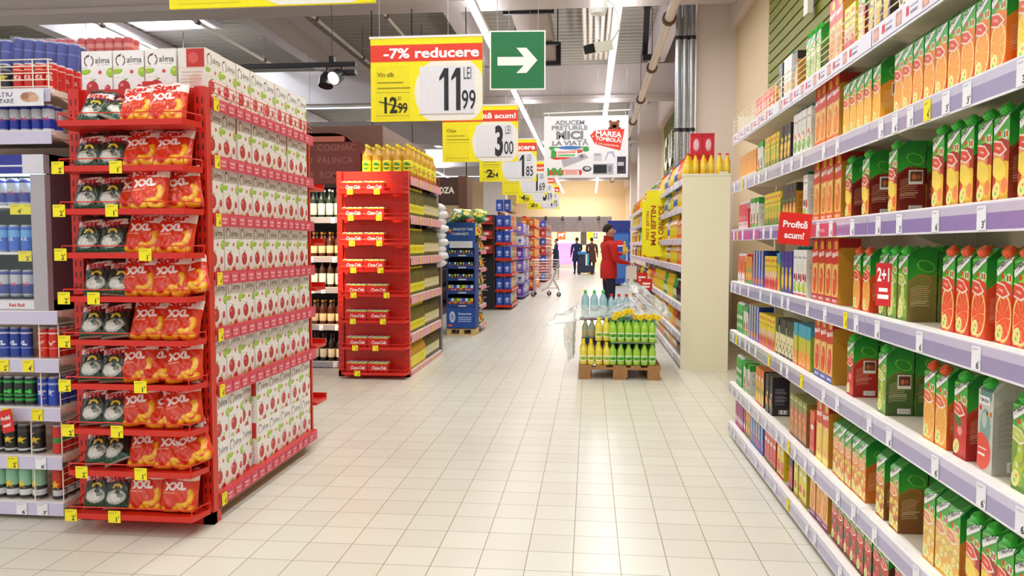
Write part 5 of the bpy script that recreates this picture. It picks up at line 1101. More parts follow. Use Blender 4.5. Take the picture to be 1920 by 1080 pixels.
def jb(k, lab, liq, lc, cap, r=.042, h=.26, **q): JB[k] = bottle({'oil': 'oil_bottle', 'dk': 'syrup_bottle', 'br': 'vinegar_bottle', 'gr': 'drink_bottle', 'pk': 'drink_bottle'}.get(k, 'juice_bottle'), r, h, liq, lab, lc, cap, q.get('lz', (.2, .5)), neck=q.get('neck', .42), sh=q.get('sh', .6), img=q.get('img'))
jb('yel', 'yellow juice bottle with red cap', 'f4c41c', 'f8d84a', CAPR); jb('or', 'orange juice bottle with red cap', 'e8702a', 'f0b070', CAPR); jb('dk', 'dark syrup bottle with white cap', '3a1a20', '5a2a30', CAPW); jb('oil', 'golden oil bottle with yellow label', 'e8b820', 'f2e020', CAPY, h=.29); jb('gr', 'green drink bottle with green cap', '3fa044', 'd8e8c0', CAPG); jb('br', 'brown vinegar bottle with cream label', '9a5228', 'e8d8b0', CAPW); jb('pk', 'pale bottle with blue label', 'e0d0c8', '3a6ac0', CAPB)
seqs = {6: ['yel', 'or', 'pk', 'yel', 'br', 'gr'], 5: ['dk', 'yel', 'pk', 'oil', 'gr', 'oil'], 4: ['yel', 'or', 'oil', 'oil', 'pk', 'oil'], 3: ['yel', 'or', 'oil', 'oil', 'br', 'oil'], 2: ['yel', 'dk', 'gr', 'oil', 'oil', 'or'], 1: ['dk', 'br', 'or', 'oil', 'yel', 'br'], 0: ['yel', 'dk', 'br', 'or', 'gr', 'br']}
for lv, z in enumerate(GZ):
    y = GY+.08; j = 0
    while y < GY+6.5:
        kk = seqs[lv][int((y-GY)/(.42 if y < GY+2 else .8)) % 6]; kd = JB[kk]; room = (GZ[lv+1]-z-.04) if lv < 6 else 1
        sc = min(1, room/(kd.h+.005)); o = kd.put((GX+.08, y, z+.0006), 0, sc); tag(o, kd.lab+'{o}, '+LVN[lv]+' level of the bottle shelving', 'bottle', kd.lab+'s', y)
        y += kd.w*sc+(.008 if y < GY+4 else .035)
m = MB(); rr = random.Random(4); cs = ['f4c41c', 'e8702a', 'e8b820', '3fa044', '9a5228', 'e0d0c8', '5a2030', 'f2e020']
for lv, z in enumerate(GZ):
    y = GY+6.6; c_ = 0
    while y < GY+10.6:
        if rr.random() < .25: c_ = rr.randrange(8)
        hh = min(.24, (GZ[lv+1]-z-.05) if lv < 6 else .24); m.lathe([(.04, 0), (.04, hh*.6), (.015, hh*.85), (.015, hh), (0, hh)], 8, hx(cs[c_]), (GX+.08, y, z+.001)); y += .095
o = m.build('shelf_bottles', PBOT); tag(o, 'mixed bottles filling the far third of the bottle shelving', 'bottles'); o['kind'] = 'stuff'
for j in range(6):
    kd = JB['yel']; o = kd.put((GX+.06+j*.084, GY+.06+.02*(j % 2), 2.1255), 0, .86); tag(o, 'yellow juice bottle{o} standing in line above the cream end panel', 'bottle', 'yellow bottles above the end panel', j, 'from the aisle')
RB = boxk('red_tin_box', .13, .1, .14, pack(13, 14, 'c8182c', 'd8203a', .15, 'b81426', .1, ((.5, .5, .25, .25, 'f0c8d0'),), None, res=2))
for t in range(2):
    for j in range(2): o = RB.put((1.18+j*.133, GY+.35, 2.0806+t*.261), 0); o.scale = (1, 1, 1.86); tag(o, f'red and white carton, {("lower", "upper")[t]} tier, {("aisle", "wall")[j]} side, behind bottles above the cream panel', 'box', 'red cartons above the panel')
# yellow vertical flags
def yflag(x, y, w, h, z, name):
    e = empty('shelf_banner', (x, y, z)); tag(e, name, 'banner'); m = MB(); m.box(-w/2, w/2, 0, .006, 0, h, hx('f4ea12'))
    U, V = (0, 0, 1), (-1, 0, 0)
    for t, xx, hh, ww, c in (('MAI IEFTIN', .035, .075, .56, 'a8421c'), ('CA ORIUNDE', -.07, .075, .56, 'a8421c'), ('PREȚ IEFTIN', .115 if w > .24 else .09, .04, .4, 'c8661c')):
        m.text(t, h*.47, -xx*(-1) if False else -(-xx), hh*.9, (0, -.001, 0), (0, 0, 1), (-1, 0, 0), hx(c), .03, width=ww)
    m.build('banner_sheet', PMATTE, e); b = MB(); b.bar((-w/2, .003, h+.01), (w/2+.06, .003, h+.01), .012); b.build('bracket', WHITE, e); return e
yflag(.935, 11.0, .27, .93, 1.20, 'yellow vertical banner with brown writing facing the aisle on the bottle shelving')
m = MB(); m.box(-.09, .05, 0, .005, 0, .78, hx('f4ea12')); m.text('IEFTIN', .35, .0, .06, (0, -.001, 0), (0, 0, 1), (-1, 0, 0), hx('b0501c'), .03, width=.3); m.build('shelf_banner', PMATTE, loc=(.85, 11.25, 1.22)); o = bpy.data.objects['shelf_banner.001'] if 'shelf_banner.001' in bpy.data.objects else None
if o: b = MB(); b.bar((-.09, .003, .785), (.2, .003, .785), .012); b.build('bracket', WHITE, o); tag(o, 'yellow vertical banner half hidden behind the nearer yellow banner', 'banner')
for k, (y, z) in enumerate(((13.2, .80), (12.2, .74))):
    m = MB(); m.box(-.09, .09, 0, .004, -.09, .09, hx('d8261f')); m.rect(-.06, .0, .06, .03, (0, 0, 0), (1, 0, 0), (0, 0, 1), (1, 1, 1), .001); m.rect(-.05, -.05, .05, -.02, (0, 0, 0), (1, 0, 0), (0, 0, 1), (1, 1, 1), .001)
    o = m.build('shelf_flag', PMATTE, loc=(.90, y, z)); tag(o, 'red square flag{o} low on the bottle shelving behind the pallet', 'sign', 'red flags', y); m = MB(); m.box(.06, .12, .004, .01, -.02, .02); m.build('clip', WHITE, o)
# blue drinks fridge
e = empty('blue_drinks_fridge', (.62, 26, 0)); tag(e, 'tall blue drinks fridge at the far end of the bottle shelving', 'fridge')
m = MB(); m.box(0, .75, 0, .7, .08, 2.2); m.build('cabinet', mat('cola_blue', '1f48b8', .4), e); m = MB(); m.box(.06, .69, -.03, -.005, .25, 1.75, hx('3a72c8')); m.ell(.35, 1.35, .2, .2, (0, -.031, 0), (1, 0, 0), (0, 0, 1), hx('f2f2f6'), .001); m.poly([(.35+.2*math.cos(a), 1.37+.18*math.sin(a)) for a in np.linspace(0, PI, 14)], (0, -.031, 0), (1, 0, 0), (0, 0, 1), hx('d8282c'), .002); m.poly([(.35+.2*math.cos(a), 1.33+.18*math.sin(a)) for a in np.linspace(PI, 2*PI, 14)], (0, -.031, 0), (1, 0, 0), (0, 0, 1), hx('1f48b8'), .002); m.build('door', PRINT, e)
m = MB(); m.box(.62, .65, -.05, -.031, .8, 1.3); m.build('handle', WHITE, e); m = MB(); m.box(.02, .73, -.03, -.005, 1.85, 2.18); m.build('header_panel', mat('deep_blue', '16348c', .4), e); m = MB(); m.box(.04, .71, .02, .6, 0, .08); m.build('plinth', BLACK, e)
o = farpack('white', .5, .45) if False else None

# ---------------- pallet with drinks ----------------
PX, PY = -.10, 7.72
e = empty('wooden_pallet', (PX, PY, 0)); tag(e, 'wooden pallet carrying green and yellow bottle packs in the aisle', 'pallet')
for k, x in enumerate((0, .345, .69)):
    for y in (0, .53, 1.06): m = MB(); m.box(x, x+(.12 if k != 1 else .145), y, y+.14, .022, .10); m.build('block', WOOD, e)
    m = MB(); m.box(x, x+.13, 0, 1.2, 0, .022); m.build('bottom_board', WOOD, e)
for y in (0, .54, 1.08): m = MB(); m.box(0, .82, y, y+.12, .10, .122); m.build('stringer_board', WOOD, e)
for x in (0, .175, .345, .52, .69): m = MB(); m.box(x, x+(.13 if x in (0, .69, .345) else .1), 0, 1.2, .122, .144); m.build('deck_board', WOOD, e)
GB = bottle('lemonade_bottle', .037, .225, '9fd042', 'green-capped lime drink bottle', 'd8ecc8', CAPK, (.18, .42), neck=.4, sh=.62, img=labimg('a8d84a', '2f9a3a', None, 'e8f2d8'), mt=PBOT)
YB = bottle('lemonade_bottle', .037, .225, 'e8d84a', 'yellow-capped lemon drink bottle', 'e8f0d0', CAPY, (.18, .42), neck=.4, sh=.62, img=labimg('f0e46a', '7ab84a', None, 'f4f2d8'), mt=PBOT)
z0 = .145; rows = []
for t in range(2):
    z = z0+t*.232
    for r in range(6):
        for c_ in range(6):
            x = .345+c_*.0785; o = GB.put((PX+x, PY+.05+r*.08, z)); tag(o, f'green lime drink bottle{{o}}, {("lower", "upper")[t]} tier, row {num(r+1, CNT)} from the pallet front', 'bottle', 'green bottles on the pallet', c_, 'from the yellow bottles')
    for r in range(5):
        for c_ in range(4):
            if t == 1 and (c_ < 2 or r < 1): continue
            x = .045+c_*.0785; o = YB.put((PX+x, PY+.05+r*.08, z)); tag(o, f'yellow lemon drink bottle{{o}}, {("lower", "upper")[t]} tier, row {num(r+1, CNT)} from the pallet front', 'bottle', 'yellow bottles on the pallet', c_, 'from the aisle centre')
m = MB(); m.box(.32, .81, .0, .5, z0+.2275, z0+.2285); o = m.build('card_layer', mat('grey_card', 'b8b8a8', .8), loc=(PX, PY, 0)); tag(o, 'thin card sheet between the two tiers of green bottles', 'card sheet')
FY = mat('yellow_petal', 'f4d81c', .5)
for j in range(13):
    x, y, z = ((PX+.36+.05*(j % 5)+.005*j, PY+.1+.07*(j % 3), z0+.475+.02*(j % 4)) if j < 8 else (PX+.62+.045*(j-8), PY+.1+.05*(j % 2), z0+.475+.01*(j % 2)))
    e = empty('yellow_flower', (x, y, z)); tag(e, 'yellow flower-shaped bottle topper{o} lying on the green bottles', 'topper', 'yellow toppers on the green bottles', x, 'from the yellow bottles')
    m = MB(); 
    for k in range(6): a = k*PI/3; m.blob((.02*math.cos(a), .008*math.sin(k), .02*math.sin(a)), (.014, .008, .014), n=8, m=5)
    m.build('petals', FY, e, smooth=True); m = MB(); m.blob((0, -.008, 0), (.011, .006, .011), n=8, m=5); m.build('centre', mat('orange_centre', 'e8a01c', .5), e, smooth=True)
    m = MB(); m.tube([(0, 0, -.01), (.004, .01, -(z-z0-.455))], .004, 5); m.build('stalk', CAPG, e)
# rear stack: clear bottle crate, water bottles and torn wrap
WBT = bottle('water_bottle', .043, .30, 'a8d4dc', 'clear blue water bottle', 'c8e8ee', CAPG, (.2, .5), neck=.34, sh=.66, mt=PLIQ); WBR = bottle('water_bottle', .036, .26, 'b4d4de', 'clear water bottle with red cap', 'c8e0ea', CAPR, (.2, .5), neck=.34, sh=.66, mt=PLIQ)
SPB = bottle('mineral_bottle', .035, .22, 'c8d8b8', 'small pale mineral bottle', 'e8dca0', mat('pale_cap', 'e8e4da', .4), (.25, .55), neck=.4, mt=PLIQ)
m = MB(); m.box(-.08+.0, .42, .0, .5, 0, .14); m.box(-.08, .42, .0, .5, .14, .17); 
e = empty('blue_bottle_tray', (PX, PY+.56, 0)); 
tag(e, 'dark blue drinks tray stack at the back of the pallet, holding small bottles', 'tray')
m = MB(); m.box(.02, .40, 0, .56, z0, z0+.17); m.box(.02, .40, 0, .01, z0+.17, z0+.21); m.build('tray_body', mat('navy_crate', '24365f', .5, bump=.1), e); m = MB(); m.box(.03, .39, -.002, 0, z0+.07, z0+.12); m.build('print_band', mat('plum_band', '6a4a6a', .5), e)
for r in range(3):
    for c_ in range(5): o = SPB.put((PX+.06+c_*.073, PY+.605+r*.075, z0+.171)); tag(o, 'small pale mineral bottle{o} in tray row '+num(r+1, CNT), 'bottle', 'mineral bottles in the blue tray', c_, 'from the aisle centre')
m = MB(); m.box(.42, .81, .56, 1.15, z0, z0+.38); o = m.build('wrapped_bottle_block', mat('green_block', '6fb08a', .4, bump=.5, nscale=22, var=.3), loc=(PX, PY, 0)); tag(o, 'block of wrapped green bottle packs at the back of the pallet', 'pack')
m = MB(); m.box(0.0, .82, .58, 1.18, z0+.40, z0+.412); o = m.build('board_sheet', mat('plum_board', 'a07884', .7), loc=(PX, PY, 0)); tag(o, 'pinkish card sheet under the water bottles on the pallet', 'card sheet')
for r in range(3):
    for c_ in range(3): o = WBT.put((PX+.06+c_*.098, PY+.66+r*.095, z0+.4125)); tag(o, 'large clear blue water bottle{o} with green cap, row '+num(r+1, CNT)+' on the pallet', 'bottle', 'green-capped water bottles', c_, 'from the aisle centre')
    for c_ in range(3): o = WBR.put((PX+.345+c_*.082, PY+.66+r*.08, z0+.4125)); tag(o, 'clear water bottle{o} with red cap, row '+num(r+1, CNT)+' on the pallet', 'bottle', 'red-capped water bottles', c_, 'from the aisle centre')
FILM = mat('torn_plastic_film', 'eef6f8', .12, alpha=.42, bump=1.0, nscale=26, var=.15, coat=.3)
def film(name, ctrl, label, seed, th=.03):
    rr = np.random.RandomState(seed); A = np.array(ctrl, float); m_, n_ = 26, 40
    def interp(a, k, ax):
        t = np.linspace(0, a.shape[ax]-1, k); i = np.minimum(t.astype(int), a.shape[ax]-2); f = t-i; f = f*f*(3-2*f); sh = [1]*a.ndim; sh[ax] = k; f = f.reshape(sh)
        return np.take(a, i, ax)*(1-f)+np.take(a, i+1, ax)*f
    P = interp(interp(A, m_, 0), n_, 1); u, v = np.meshgrid(np.linspace(0, 1, n_), np.linspace(0, 1, m_)); p = rr.rand(8)*6
    w = .5*np.sin(31*u+7*v+p[0])+.5*np.sin(19*v-11*u+p[1])+.4*np.sin(47*u+23*v+p[2])+.3*np.sin(61*v+p[3])
    P[..., 2] += th*w*.6; P[..., 1] += th*.7*np.roll(w, 5, 1); P[..., 0] += th*.4*np.roll(w, 9, 0)
    m = MB(); m.grid(P); o = m.build(name, FILM, smooth=True, ang=180); tag(o, label, 'plastic wrap'); return o
film('plastic_wrap', [[(-.48, 8.0, .50), (-.15, 7.98, .56), (.15, 8.05, .60), (.45, 8.1, .62), (.72, 8.15, .60)], [(-.35, 8.15, .60), (-.14, 8.15, .68), (.2, 8.18, .68), (.5, 8.2, .75), (.80, 8.2, .66)], [(-.2, 8.6, .62), (-.15, 8.55, .68), (.2, 8.95, .64), (.56, 8.7, .80), (.84, 8.6, .66)]], 'torn clear plastic wrap draped around the water bottles and over the tray', 3)
film('plastic_wrap', [[(-.22, 8.15, .12), (-.17, 8.24, .15), (-.16, 8.5, .15)], [(-.26, 8.1, .35), (-.16, 8.22, .35), (-.16, 8.5, .4)], [(-.25, 8.08, .55), (-.14, 8.2, .55), (-.16, 8.5, .60)]], 'hanging plastic wrap on the aisle side of the pallet', 5)
film('plastic_wrap', [[(.34, 8.25, .92), (.55, 8.22, .84), (.74, 8.15, .66), (.80, 8.0, .60)], [(.42, 8.5, .97), (.6, 8.5, .88), (.82, 8.4, .70), (.86, 8.2, .62)], [(.45, 8.75, .93), (.62, 8.8, .86), (.84, 8.7, .66), (.88, 8.4, .55)]], 'plastic wrap peeling from the red-capped water bottles', 8, .04)

# ---------------- shopping trolley ----------------
e = empty('shopping_trolley', (-1.16, 20.2, 0)); tag(e, 'empty wire shopping trolley parked by the far red shelving', 'trolley')
TW_ = MB()
def wirebasket(m, x0, x1, y0, y1, z0, z1, t=.05, nx=9, nz=7):
    for i in range(nz+1):
        f = i/nz; a = t*(1-f); z = z0+(z1-z0)*f; P = [(x0+a, y0+a, z), (x1-a*.3, y0+a, z), (x1-a*.3, y1-a, z), (x0+a, y1-a, z), (x0+a, y0+a, z)]; m.tube(P, .004 if i < nz else .009, 5)
    for i in range(nx+1):
        f = i/nx
        for y, s in ((y0, 1), (y1, -1)): m.tube([(x0+t+(x1-x0-t*1.3)*f, y+s*t, z0), (x0+(x1-x0)*f, y, z1)], .003, 4)
    for i in range(6):
        f = i/5; m.tube([(x0+t, y0+t+(y1-y0-2*t)*f, z0), (x1-t*.3, y0+t+(y1-y0-2*t)*f, z0)], .003, 4); m.tube([(x0+t, y0+t+(y1-y0-2*t)*f, z0), (x0, y0+(y1-y0)*f, z1)], .003, 4); m.tube([(x1-t*.3, y0+t+(y1-y0-2*t)*f, z0), (x1, y0+(y1-y0)*f, z1)], .003, 4)
SILV = mat('zinc_wire', 'c9c4c8', .3, .5)
m = MB(); wirebasket(m, -.35, .35, 0, .55, .45, .98); m.build('basket', SILV, e)
m = MB()
for y in (.05, .5): m.tube([(.34, y, .95), (.22, y, .5), (.08, y, .25), (-.1, y, .14)], .012, 8); m.tube([(-.3, y, .45), (-.3, y, .2), (-.32, y, .12)], .012, 8); m.tube([(.2, y, .46), (.36, y, .16)], .012, 8); m.tube([(-.3, y, .2), (.3, y, .22)], .01, 8)
m.build('frame', SILV, e, smooth=True)
m = MB(); m.tube([(-.36, .0, 1.0), (-.36, .55, 1.0)], .016, 10); m.build('handle', mat('red_plastic', 'd2382f', .4), e, smooth=True)
m = MB(); m.box(-.2, .1, .15, .4, .72, .74); m.build('child_seat', mat('red_seat', 'd8584a', .4), e)
for x, y in ((-.32, .05), (-.32, .5), (.36, .05), (.08, .5)):
    m = MB(); m.tube([(x, y-.016, .062), (x, y+.016, .062)], .06, 16); w = m.build('wheel', mat('dark_rubber', '2c2a2e', .7), e, smooth=True); m = MB(); m.tube([(x, y-.02, .062), (x, y+.02, .062)], .025, 10); m.box(x-.02, x+.02, y-.022, y+.022, .08, .15); m.build('caster_fork', SILV, w)
# ---------------- hanging signs ----------------
OX = (1, 0, 0); OZV = (0, 0, 1)
def hangers(m, xs, z, top=5.6):
    for x in xs: m.tube([(x, .005, z), (x, .005, z+top)], .0025, 4)
def price_sign(loc, head, name, big, small_, old, label, W_=.94, H_=.68, bx=.1):
    e = empty('price_sign', loc); tag(e, label, 'price sign', 'yellow hanging price signs')
    m = MB(); w, h = W_, H_; Y = hx('f6e912'); m.box(-w/2, w/2, 0, .012, 0, h, Y); O = (0, 0, 0)
    def px(a, b): return (a-799)/208*w, (228-b)/153*h
    x0, y0 = px(695, 118); x1, y1 = px(903, 87); m.rect(-w/2, y0, w/2, y1, O, OX, OZV, hx('e8402c'), .001)
    pts = []
    for i in range(33):
        a = i/32*2*PI; X_, Z_ = (.20+.30*math.cos(a))*w/.94, (.235+.30*math.sin(a))*h/.68; pts.append((min(w/2-.001, X_), min(y0-.004, max(.003, Z_))))
    m.poly(pts, O, OX, OZV, hx('efece2'), .001)
    pts = [(w/2-.001, .004), (w/2-.06, .004), (w/2-.001, .07)]; m.poly(pts[::-1], O, OX, OZV, Y, .002); m.poly([(w/2-.001, y0-.004), (w/2-.05, y0-.004), (w/2-.001, y0-.06)], O, OX, OZV, Y, .002)
    m.rect(-w*.06, .055*h/.68, w*.43, .445*h/.68, O, OX, OZV, hx('e4e3ea'), .002); m.rect(-w*.455, .02, -w*.15, y0-.03, O, OX, OZV, hx('f0e21a'), .0015)
    for z in (.045, .235): m.rect(-w*.455, z*h/.68, -w*.15, z*h/.68+.005, O, OX, OZV, hx('a89a18'), .002)
    m.rect(-w*.06, .05*h/.68, w*.43, .058*h/.68, O, OX, OZV, hx('b8b4a8'), .003)
    K_ = hx('22242e'); r_ = h/.68
    for a, b in zip(big, (.155, .255) if len(big) == 2 else (.235,)):
        if a != '1': continue
        X_, hh = b*w/.94, .345*r_; y_ = .255*r_-hh/2
        m.rect(X_-.005, y_, X_+.032, y_+hh, O, OX, OZV, K_, .004); m.poly([(X_-.045, y_+hh*.78), (X_-.045, y_+hh*.70), (X_-.005, y_+hh*.80), (X_-.005, y_+hh*.99), (X_-.005, y_+hh), ], O, OX, OZV, K_, .004)
    for a, b in zip(big, (.155, .255) if len(big) == 2 else (.235,)): a != '1' and m.text(a, b*w/.94, .255*r_, .345*r_, O, OX, OZV, K_, .035, width=.085 if a == '1' else .10, lift=.004)
    m.text('LEI', .345, .385*r_, .10*r_, O, OX, OZV, hx('3a3c44'), .0, width=.062, lift=.004)
    m.text(small_, .355, .17*r_, .155*r_, O, OX, OZV, K_, .01, width=.115, lift=.004)
    m.text(head, w*.47 if not head.startswith('-') else w*.47, (y0+y1)/2, .078 if head.startswith('-') else .06, O, OX, OZV, (1, 1, 1), .03, width=.80 if head.startswith('-') else .60, lift=.004, align='r')
    m.text(name, -w*.44, .385*r_, .036, O, OX, OZV, hx('5a5210'), .01, lift=.004, align='l')
    for z, l in ((.315, .22), (.27, .28)): m.rect(-w*.44, z*r_, -w*.44+l, z*r_+.008, O, OX, OZV, hx('8a8018'), .004)
    if old:
        m.text(old[0], -.30, .135*r_, .125*r_, O, OX, OZV, hx('26240e'), .03, width=.11, lift=.004); m.text(old[1], -.20, .11*r_, .08*r_, O, OX, OZV, hx('26240e'), .02, width=.08, lift=.004); m.text('LEI', -.235, .19*r_, .03, O, OX, OZV, hx('6a6218'), .0, lift=.004)
        m.bar((-.40, -.006, .165*r_), (-.16, -.006, .10*r_), .002, .008, K_)
    m.build('sign_board', PMATTE, e)
    b = MB(); b.box(-w/2-.01, w/2+.01, -.004, .016, h, h+.018); b.build('top_rail', WHITE, e)
    b = MB(); hangers(b, (-w*.42, w*.38), h+.018, 6.5-loc[2]-h); b.build('hanging_wire', GREY, e); return e
price_sign((-1.40, 3.30, 2.405), '-7% reducere', 'Chips', '2', '99', None, 'price sign closest to the camera, only its lower yellow edge in view')
price_sign((-1.350, 6.30, 2.385), '-7% reducere', 'Vin alb', '11', '99', ('12', '99'), 'yellow hanging price sign with red header reading 11 99')
price_sign((-1.345, 9.40, 2.385), 'Profită acum!', 'Chips', '3', '00', None, 'yellow hanging price sign reading 3 00')
price_sign((-1.33, 12.5, 2.40), '-10% reducere', 'Suc', '1', '85', ('2', '14'), 'yellow hanging price sign reading 1 85')
price_sign((-1.33, 15.8, 2.40), 'Profită acum!', 'Biscuiți', '1', '69', None, 'yellow hanging price sign reading 1 69')
price_sign((-1.33, 18.9, 2.40), 'Profită acum!', 'Ciocolată', '3', '39', ('4', '20'), 'yellow hanging price sign reading 3 39')
price_sign((-1.33, 22.0, 2.40), '-8% reducere', 'Cafea', '1', '75', ('2', '10'), 'farthest yellow hanging price sign reading 1 75')
# green arrow sign
e = empty('exit_arrow_sign', (-.60, 6.4, 2.645), .07); tag(e, 'square green hanging sign with white arrow pointing to the shelves', 'sign')
m = MB(); m.box(-.232, .232, 0, .014, 0, .485, hx('eef3ee')); m.rect(-.220, .012, .220, .473, (0, 0, 0), OX, OZV, hx('1c7443'), .001)
A = [(780, 228), (780, 178), (930, 178), (888, 125), (945, 125), (1008, 198), (945, 272), (888, 272), (930, 228)]
c = [((x-895)/320*.465, .2425+(197-y)/345*.485) for x, y in A]
for f in ((0, 3-1, 2-1, ), ): pass
m.poly([c[0], c[8], c[2], c[1]], (0, 0, 0), OX, OZV, hx('f2f6f2'), .002); m.poly([c[2], c[8], c[5], ], (0, 0, 0), OX, OZV, hx('f2f6f2'), .002); m.poly([c[2], c[5], c[4], c[3]], (0, 0, 0), OX, OZV, hx('f2f6f2'), .002); m.poly([c[8], c[7], c[6], c[5]], (0, 0, 0), OX, OZV, hx('f2f6f2'), .002)
m.build('sign_board', PMATTE, e); b = MB(); hangers(b, (-.17, .17), .485, 3.4); b.build('hanging_wire', GREY, e)
# white raffle banner
e = empty('raffle_banner', (-.07, 13.5, 2.54)); tag(e, 'white hanging banner with red raffle tag, bear and pictured appliances', 'banner')
m = MB(); m.box(-.73, .73, 0, .01, 0, 1.07, hx('efeef4')); O = (0, 0, 0)
def P2(x, y): return (x-535)/700*1.46, (685-y)/505*1.07
def RC(x0, y0, x1, y1, c_, l=.001): a = P2(x0, y1); b_ = P2(x1, y0); m.rect(a[0], a[1], b_[0], b_[1], O, OX, OZV, hx(c_), l)
def TX(t, x, y, hh, ww, c_, l=.004, rot=0, b_=.03): a = P2(x, y); m.text(t, a[0], a[1], hh/505*1.07, O, OX, OZV, hx(c_), b_, width=ww/700*1.46, lift=l, rot=rot)
TX('ADUCEM', 400, 232, 34, 245, '8a8c96'); TX('PREȚURILE', 400, 275, 34, 300, '8a8c96'); TX('MICI', 400, 335, 62, 225, '84868f', b_=.05); TX('LA VIAȚĂ', 405, 400, 36, 300, '84868f')
RC(240, 430, 560, 440, '3f9a4a'); m.ell(*P2(400, 438), .2, .03, O, OX, OZV, hx('3f78c0'), .0015); m.ell(*P2(535, 455), .06, .035, O, OX, OZV, hx('3f9a4a'), .0017); m.ell(*P2(250, 440), .05, .03, O, OX, OZV, hx('3f9a4a'), .0018)
m.poly([P2(240, 520), P2(250, 470), P2(500, 452), P2(510, 475), P2(450, 490), P2(440, 530), P2(270, 535)], O, OX, OZV, hx('e2402c'), .002); RC(290, 462, 465, 515, 'f4eef0', .003); TX('1', 262, 487, 60, 34, '35a84c', .005); RC(300, 468, 450, 482, 'e8908a', .004); RC(300, 492, 445, 508, '6fbf7c', .004)
m.poly([P2(330, 540), P2(520, 485), P2(560, 520), P2(350, 600)], O, OX, OZV, hx('b8b0bc'), .0025); m.ell(*P2(500, 510), .035, .035, O, OX, OZV, hx('7c7884'), .003)
RC(215, 620, 490, 662, 'e2402c', .002); m.ell(*P2(490, 641), .03, .044, O, OX, OZV, hx('e2402c'), .0021); RC(350, 626, 478, 664, 'f2e4e6', .003); RC(360, 632, 465, 642, 'e8807a', .004); RC(360, 648, 465, 656, 'e8807a', .004); TX('196', 278, 634, 62, 130, '35a84c', .005)
m.poly([P2(570, 340), P2(610, 300), P2(855, 290), P2(820, 465), P2(610, 410)][::-1], O, OX, OZV, hx('e63c28'), .002); m.ell(*P2(592, 348), .012, .012, O, OX, OZV, hx('f4eef0'), .003)
TX('MAREA', 725, 330, 42, 215, 'ffffff', .005, -.08); TX('TOMBOLĂ!', 722, 375, 30, 215, 'ffffff', .005, -.12, .03); TX('5-14 noiembrie', 710, 415, 18, 200, 'ffe0d8', .005, -.14, .01)
for x, y, rx, ry, c_ in ((770, 262, .085, .07, '8a4a22'), (738, 232, .03, .03, '8a4a22'), (800, 232, .03, .03, '8a4a22'), (770, 268, .04, .03, 'd8a86a'), (735, 285, .035, .02, '7c4020'), (808, 285, .035, .02, '7c4020')): m.ell(*P2(x, y), rx, ry, O, OX, OZV, hx(c_), .003+(x % 7)*.0002)
m.ell(*P2(770, 262), .01, .008, O, OX, OZV, hx('1c1414'), .006); m.ell(*P2(755, 250), .007, .007, O, OX, OZV, hx('1c1414'), .006); m.ell(*P2(785, 250), .007, .007, O, OX, OZV, hx('1c1414'), .006)
RC(595, 572, 765, 660, 'b8b4c0', .002); RC(600, 580, 710, 650, '24222c', .003); RC(722, 590, 750, 640, '8c8896', .003); RC(795, 515, 868, 655, '3a3848', .002); RC(800, 560, 850, 590, 'c8c4d0', .003); m.ell(*P2(825, 612), .05, .04, O, OX, OZV, hx('24222c'), .004)
m.ell(*P2(545, 612), .08, .05, O, OX, OZV, hx('4c4a54'), .002); m.ell(*P2(548, 608), .05, .028, O, OX, OZV, hx('c8c6cc'), .003); RC(600, 485, 668, 550, 'd4d0d8', .002); RC(606, 492, 655, 505, 'a8a4b0', .003); m.poly([P2(690, 545), P2(715, 475), P2(765, 470), P2(780, 520), P2(770, 525), P2(750, 490), P2(722, 490), P2(700, 548)][::-1], O, OX, OZV, hx('bcb8d4'), .002)
m.build('banner_sheet', PMATTE, e); b = MB(); b.tube([(-.74, .005, 1.12), (.76, .005, 1.16)], .012, 8); 
for x in (-.65, .68): b.tube([(x, .005, 1.06), (x, .005, 1.14)], .004, 5)
b.build('hanging_rod', WHITE, e, smooth=True); b = MB(); hangers(b, (-.4, .2, .7), 1.13, 2.85); b.build('hanging_wire', GREY, e)
# security camera
e = empty('security_camera', (.07, 7.0, 3.0)); tag(e, 'white security camera hanging from a pole near the second light strip', 'camera')
m = MB(); m.tube([(0, 0, .62), (0, 0, 3.5)], .02, 10); m.tube([(-.01, 0, .2), (-.01, 0, .42)], .022, 10); m.build('pole', WHITE, e, smooth=True)
m = MB(); m.tube([(0, 0, .42), (0, 0, .46), (0, 0, .56), (0, 0, .62)], [.07, .08, .08, .06], 14); m.build('junction_box', WHITE, e)
m = MB(); m.bar((-.06, -.07, .10), (.10, .08, .16), .09, .085); m.build('camera_body', mat('camera_white', 'ddd9d0', .4), e); m = MB(); m.bar((-.10, -.105, .085), (-.06, -.07, .10), .08, .075); m.build('lens_hood', BLACK, e)
m = MB(); m.tube([(.06, 0, .56), (.14, 0, .5), (.18, 0, .4), (.18, 0, .28), (.12, .06, .2), (.1, .07, .17)], .013, 8); m.build('cable_loop', WHITE, e, smooth=True)
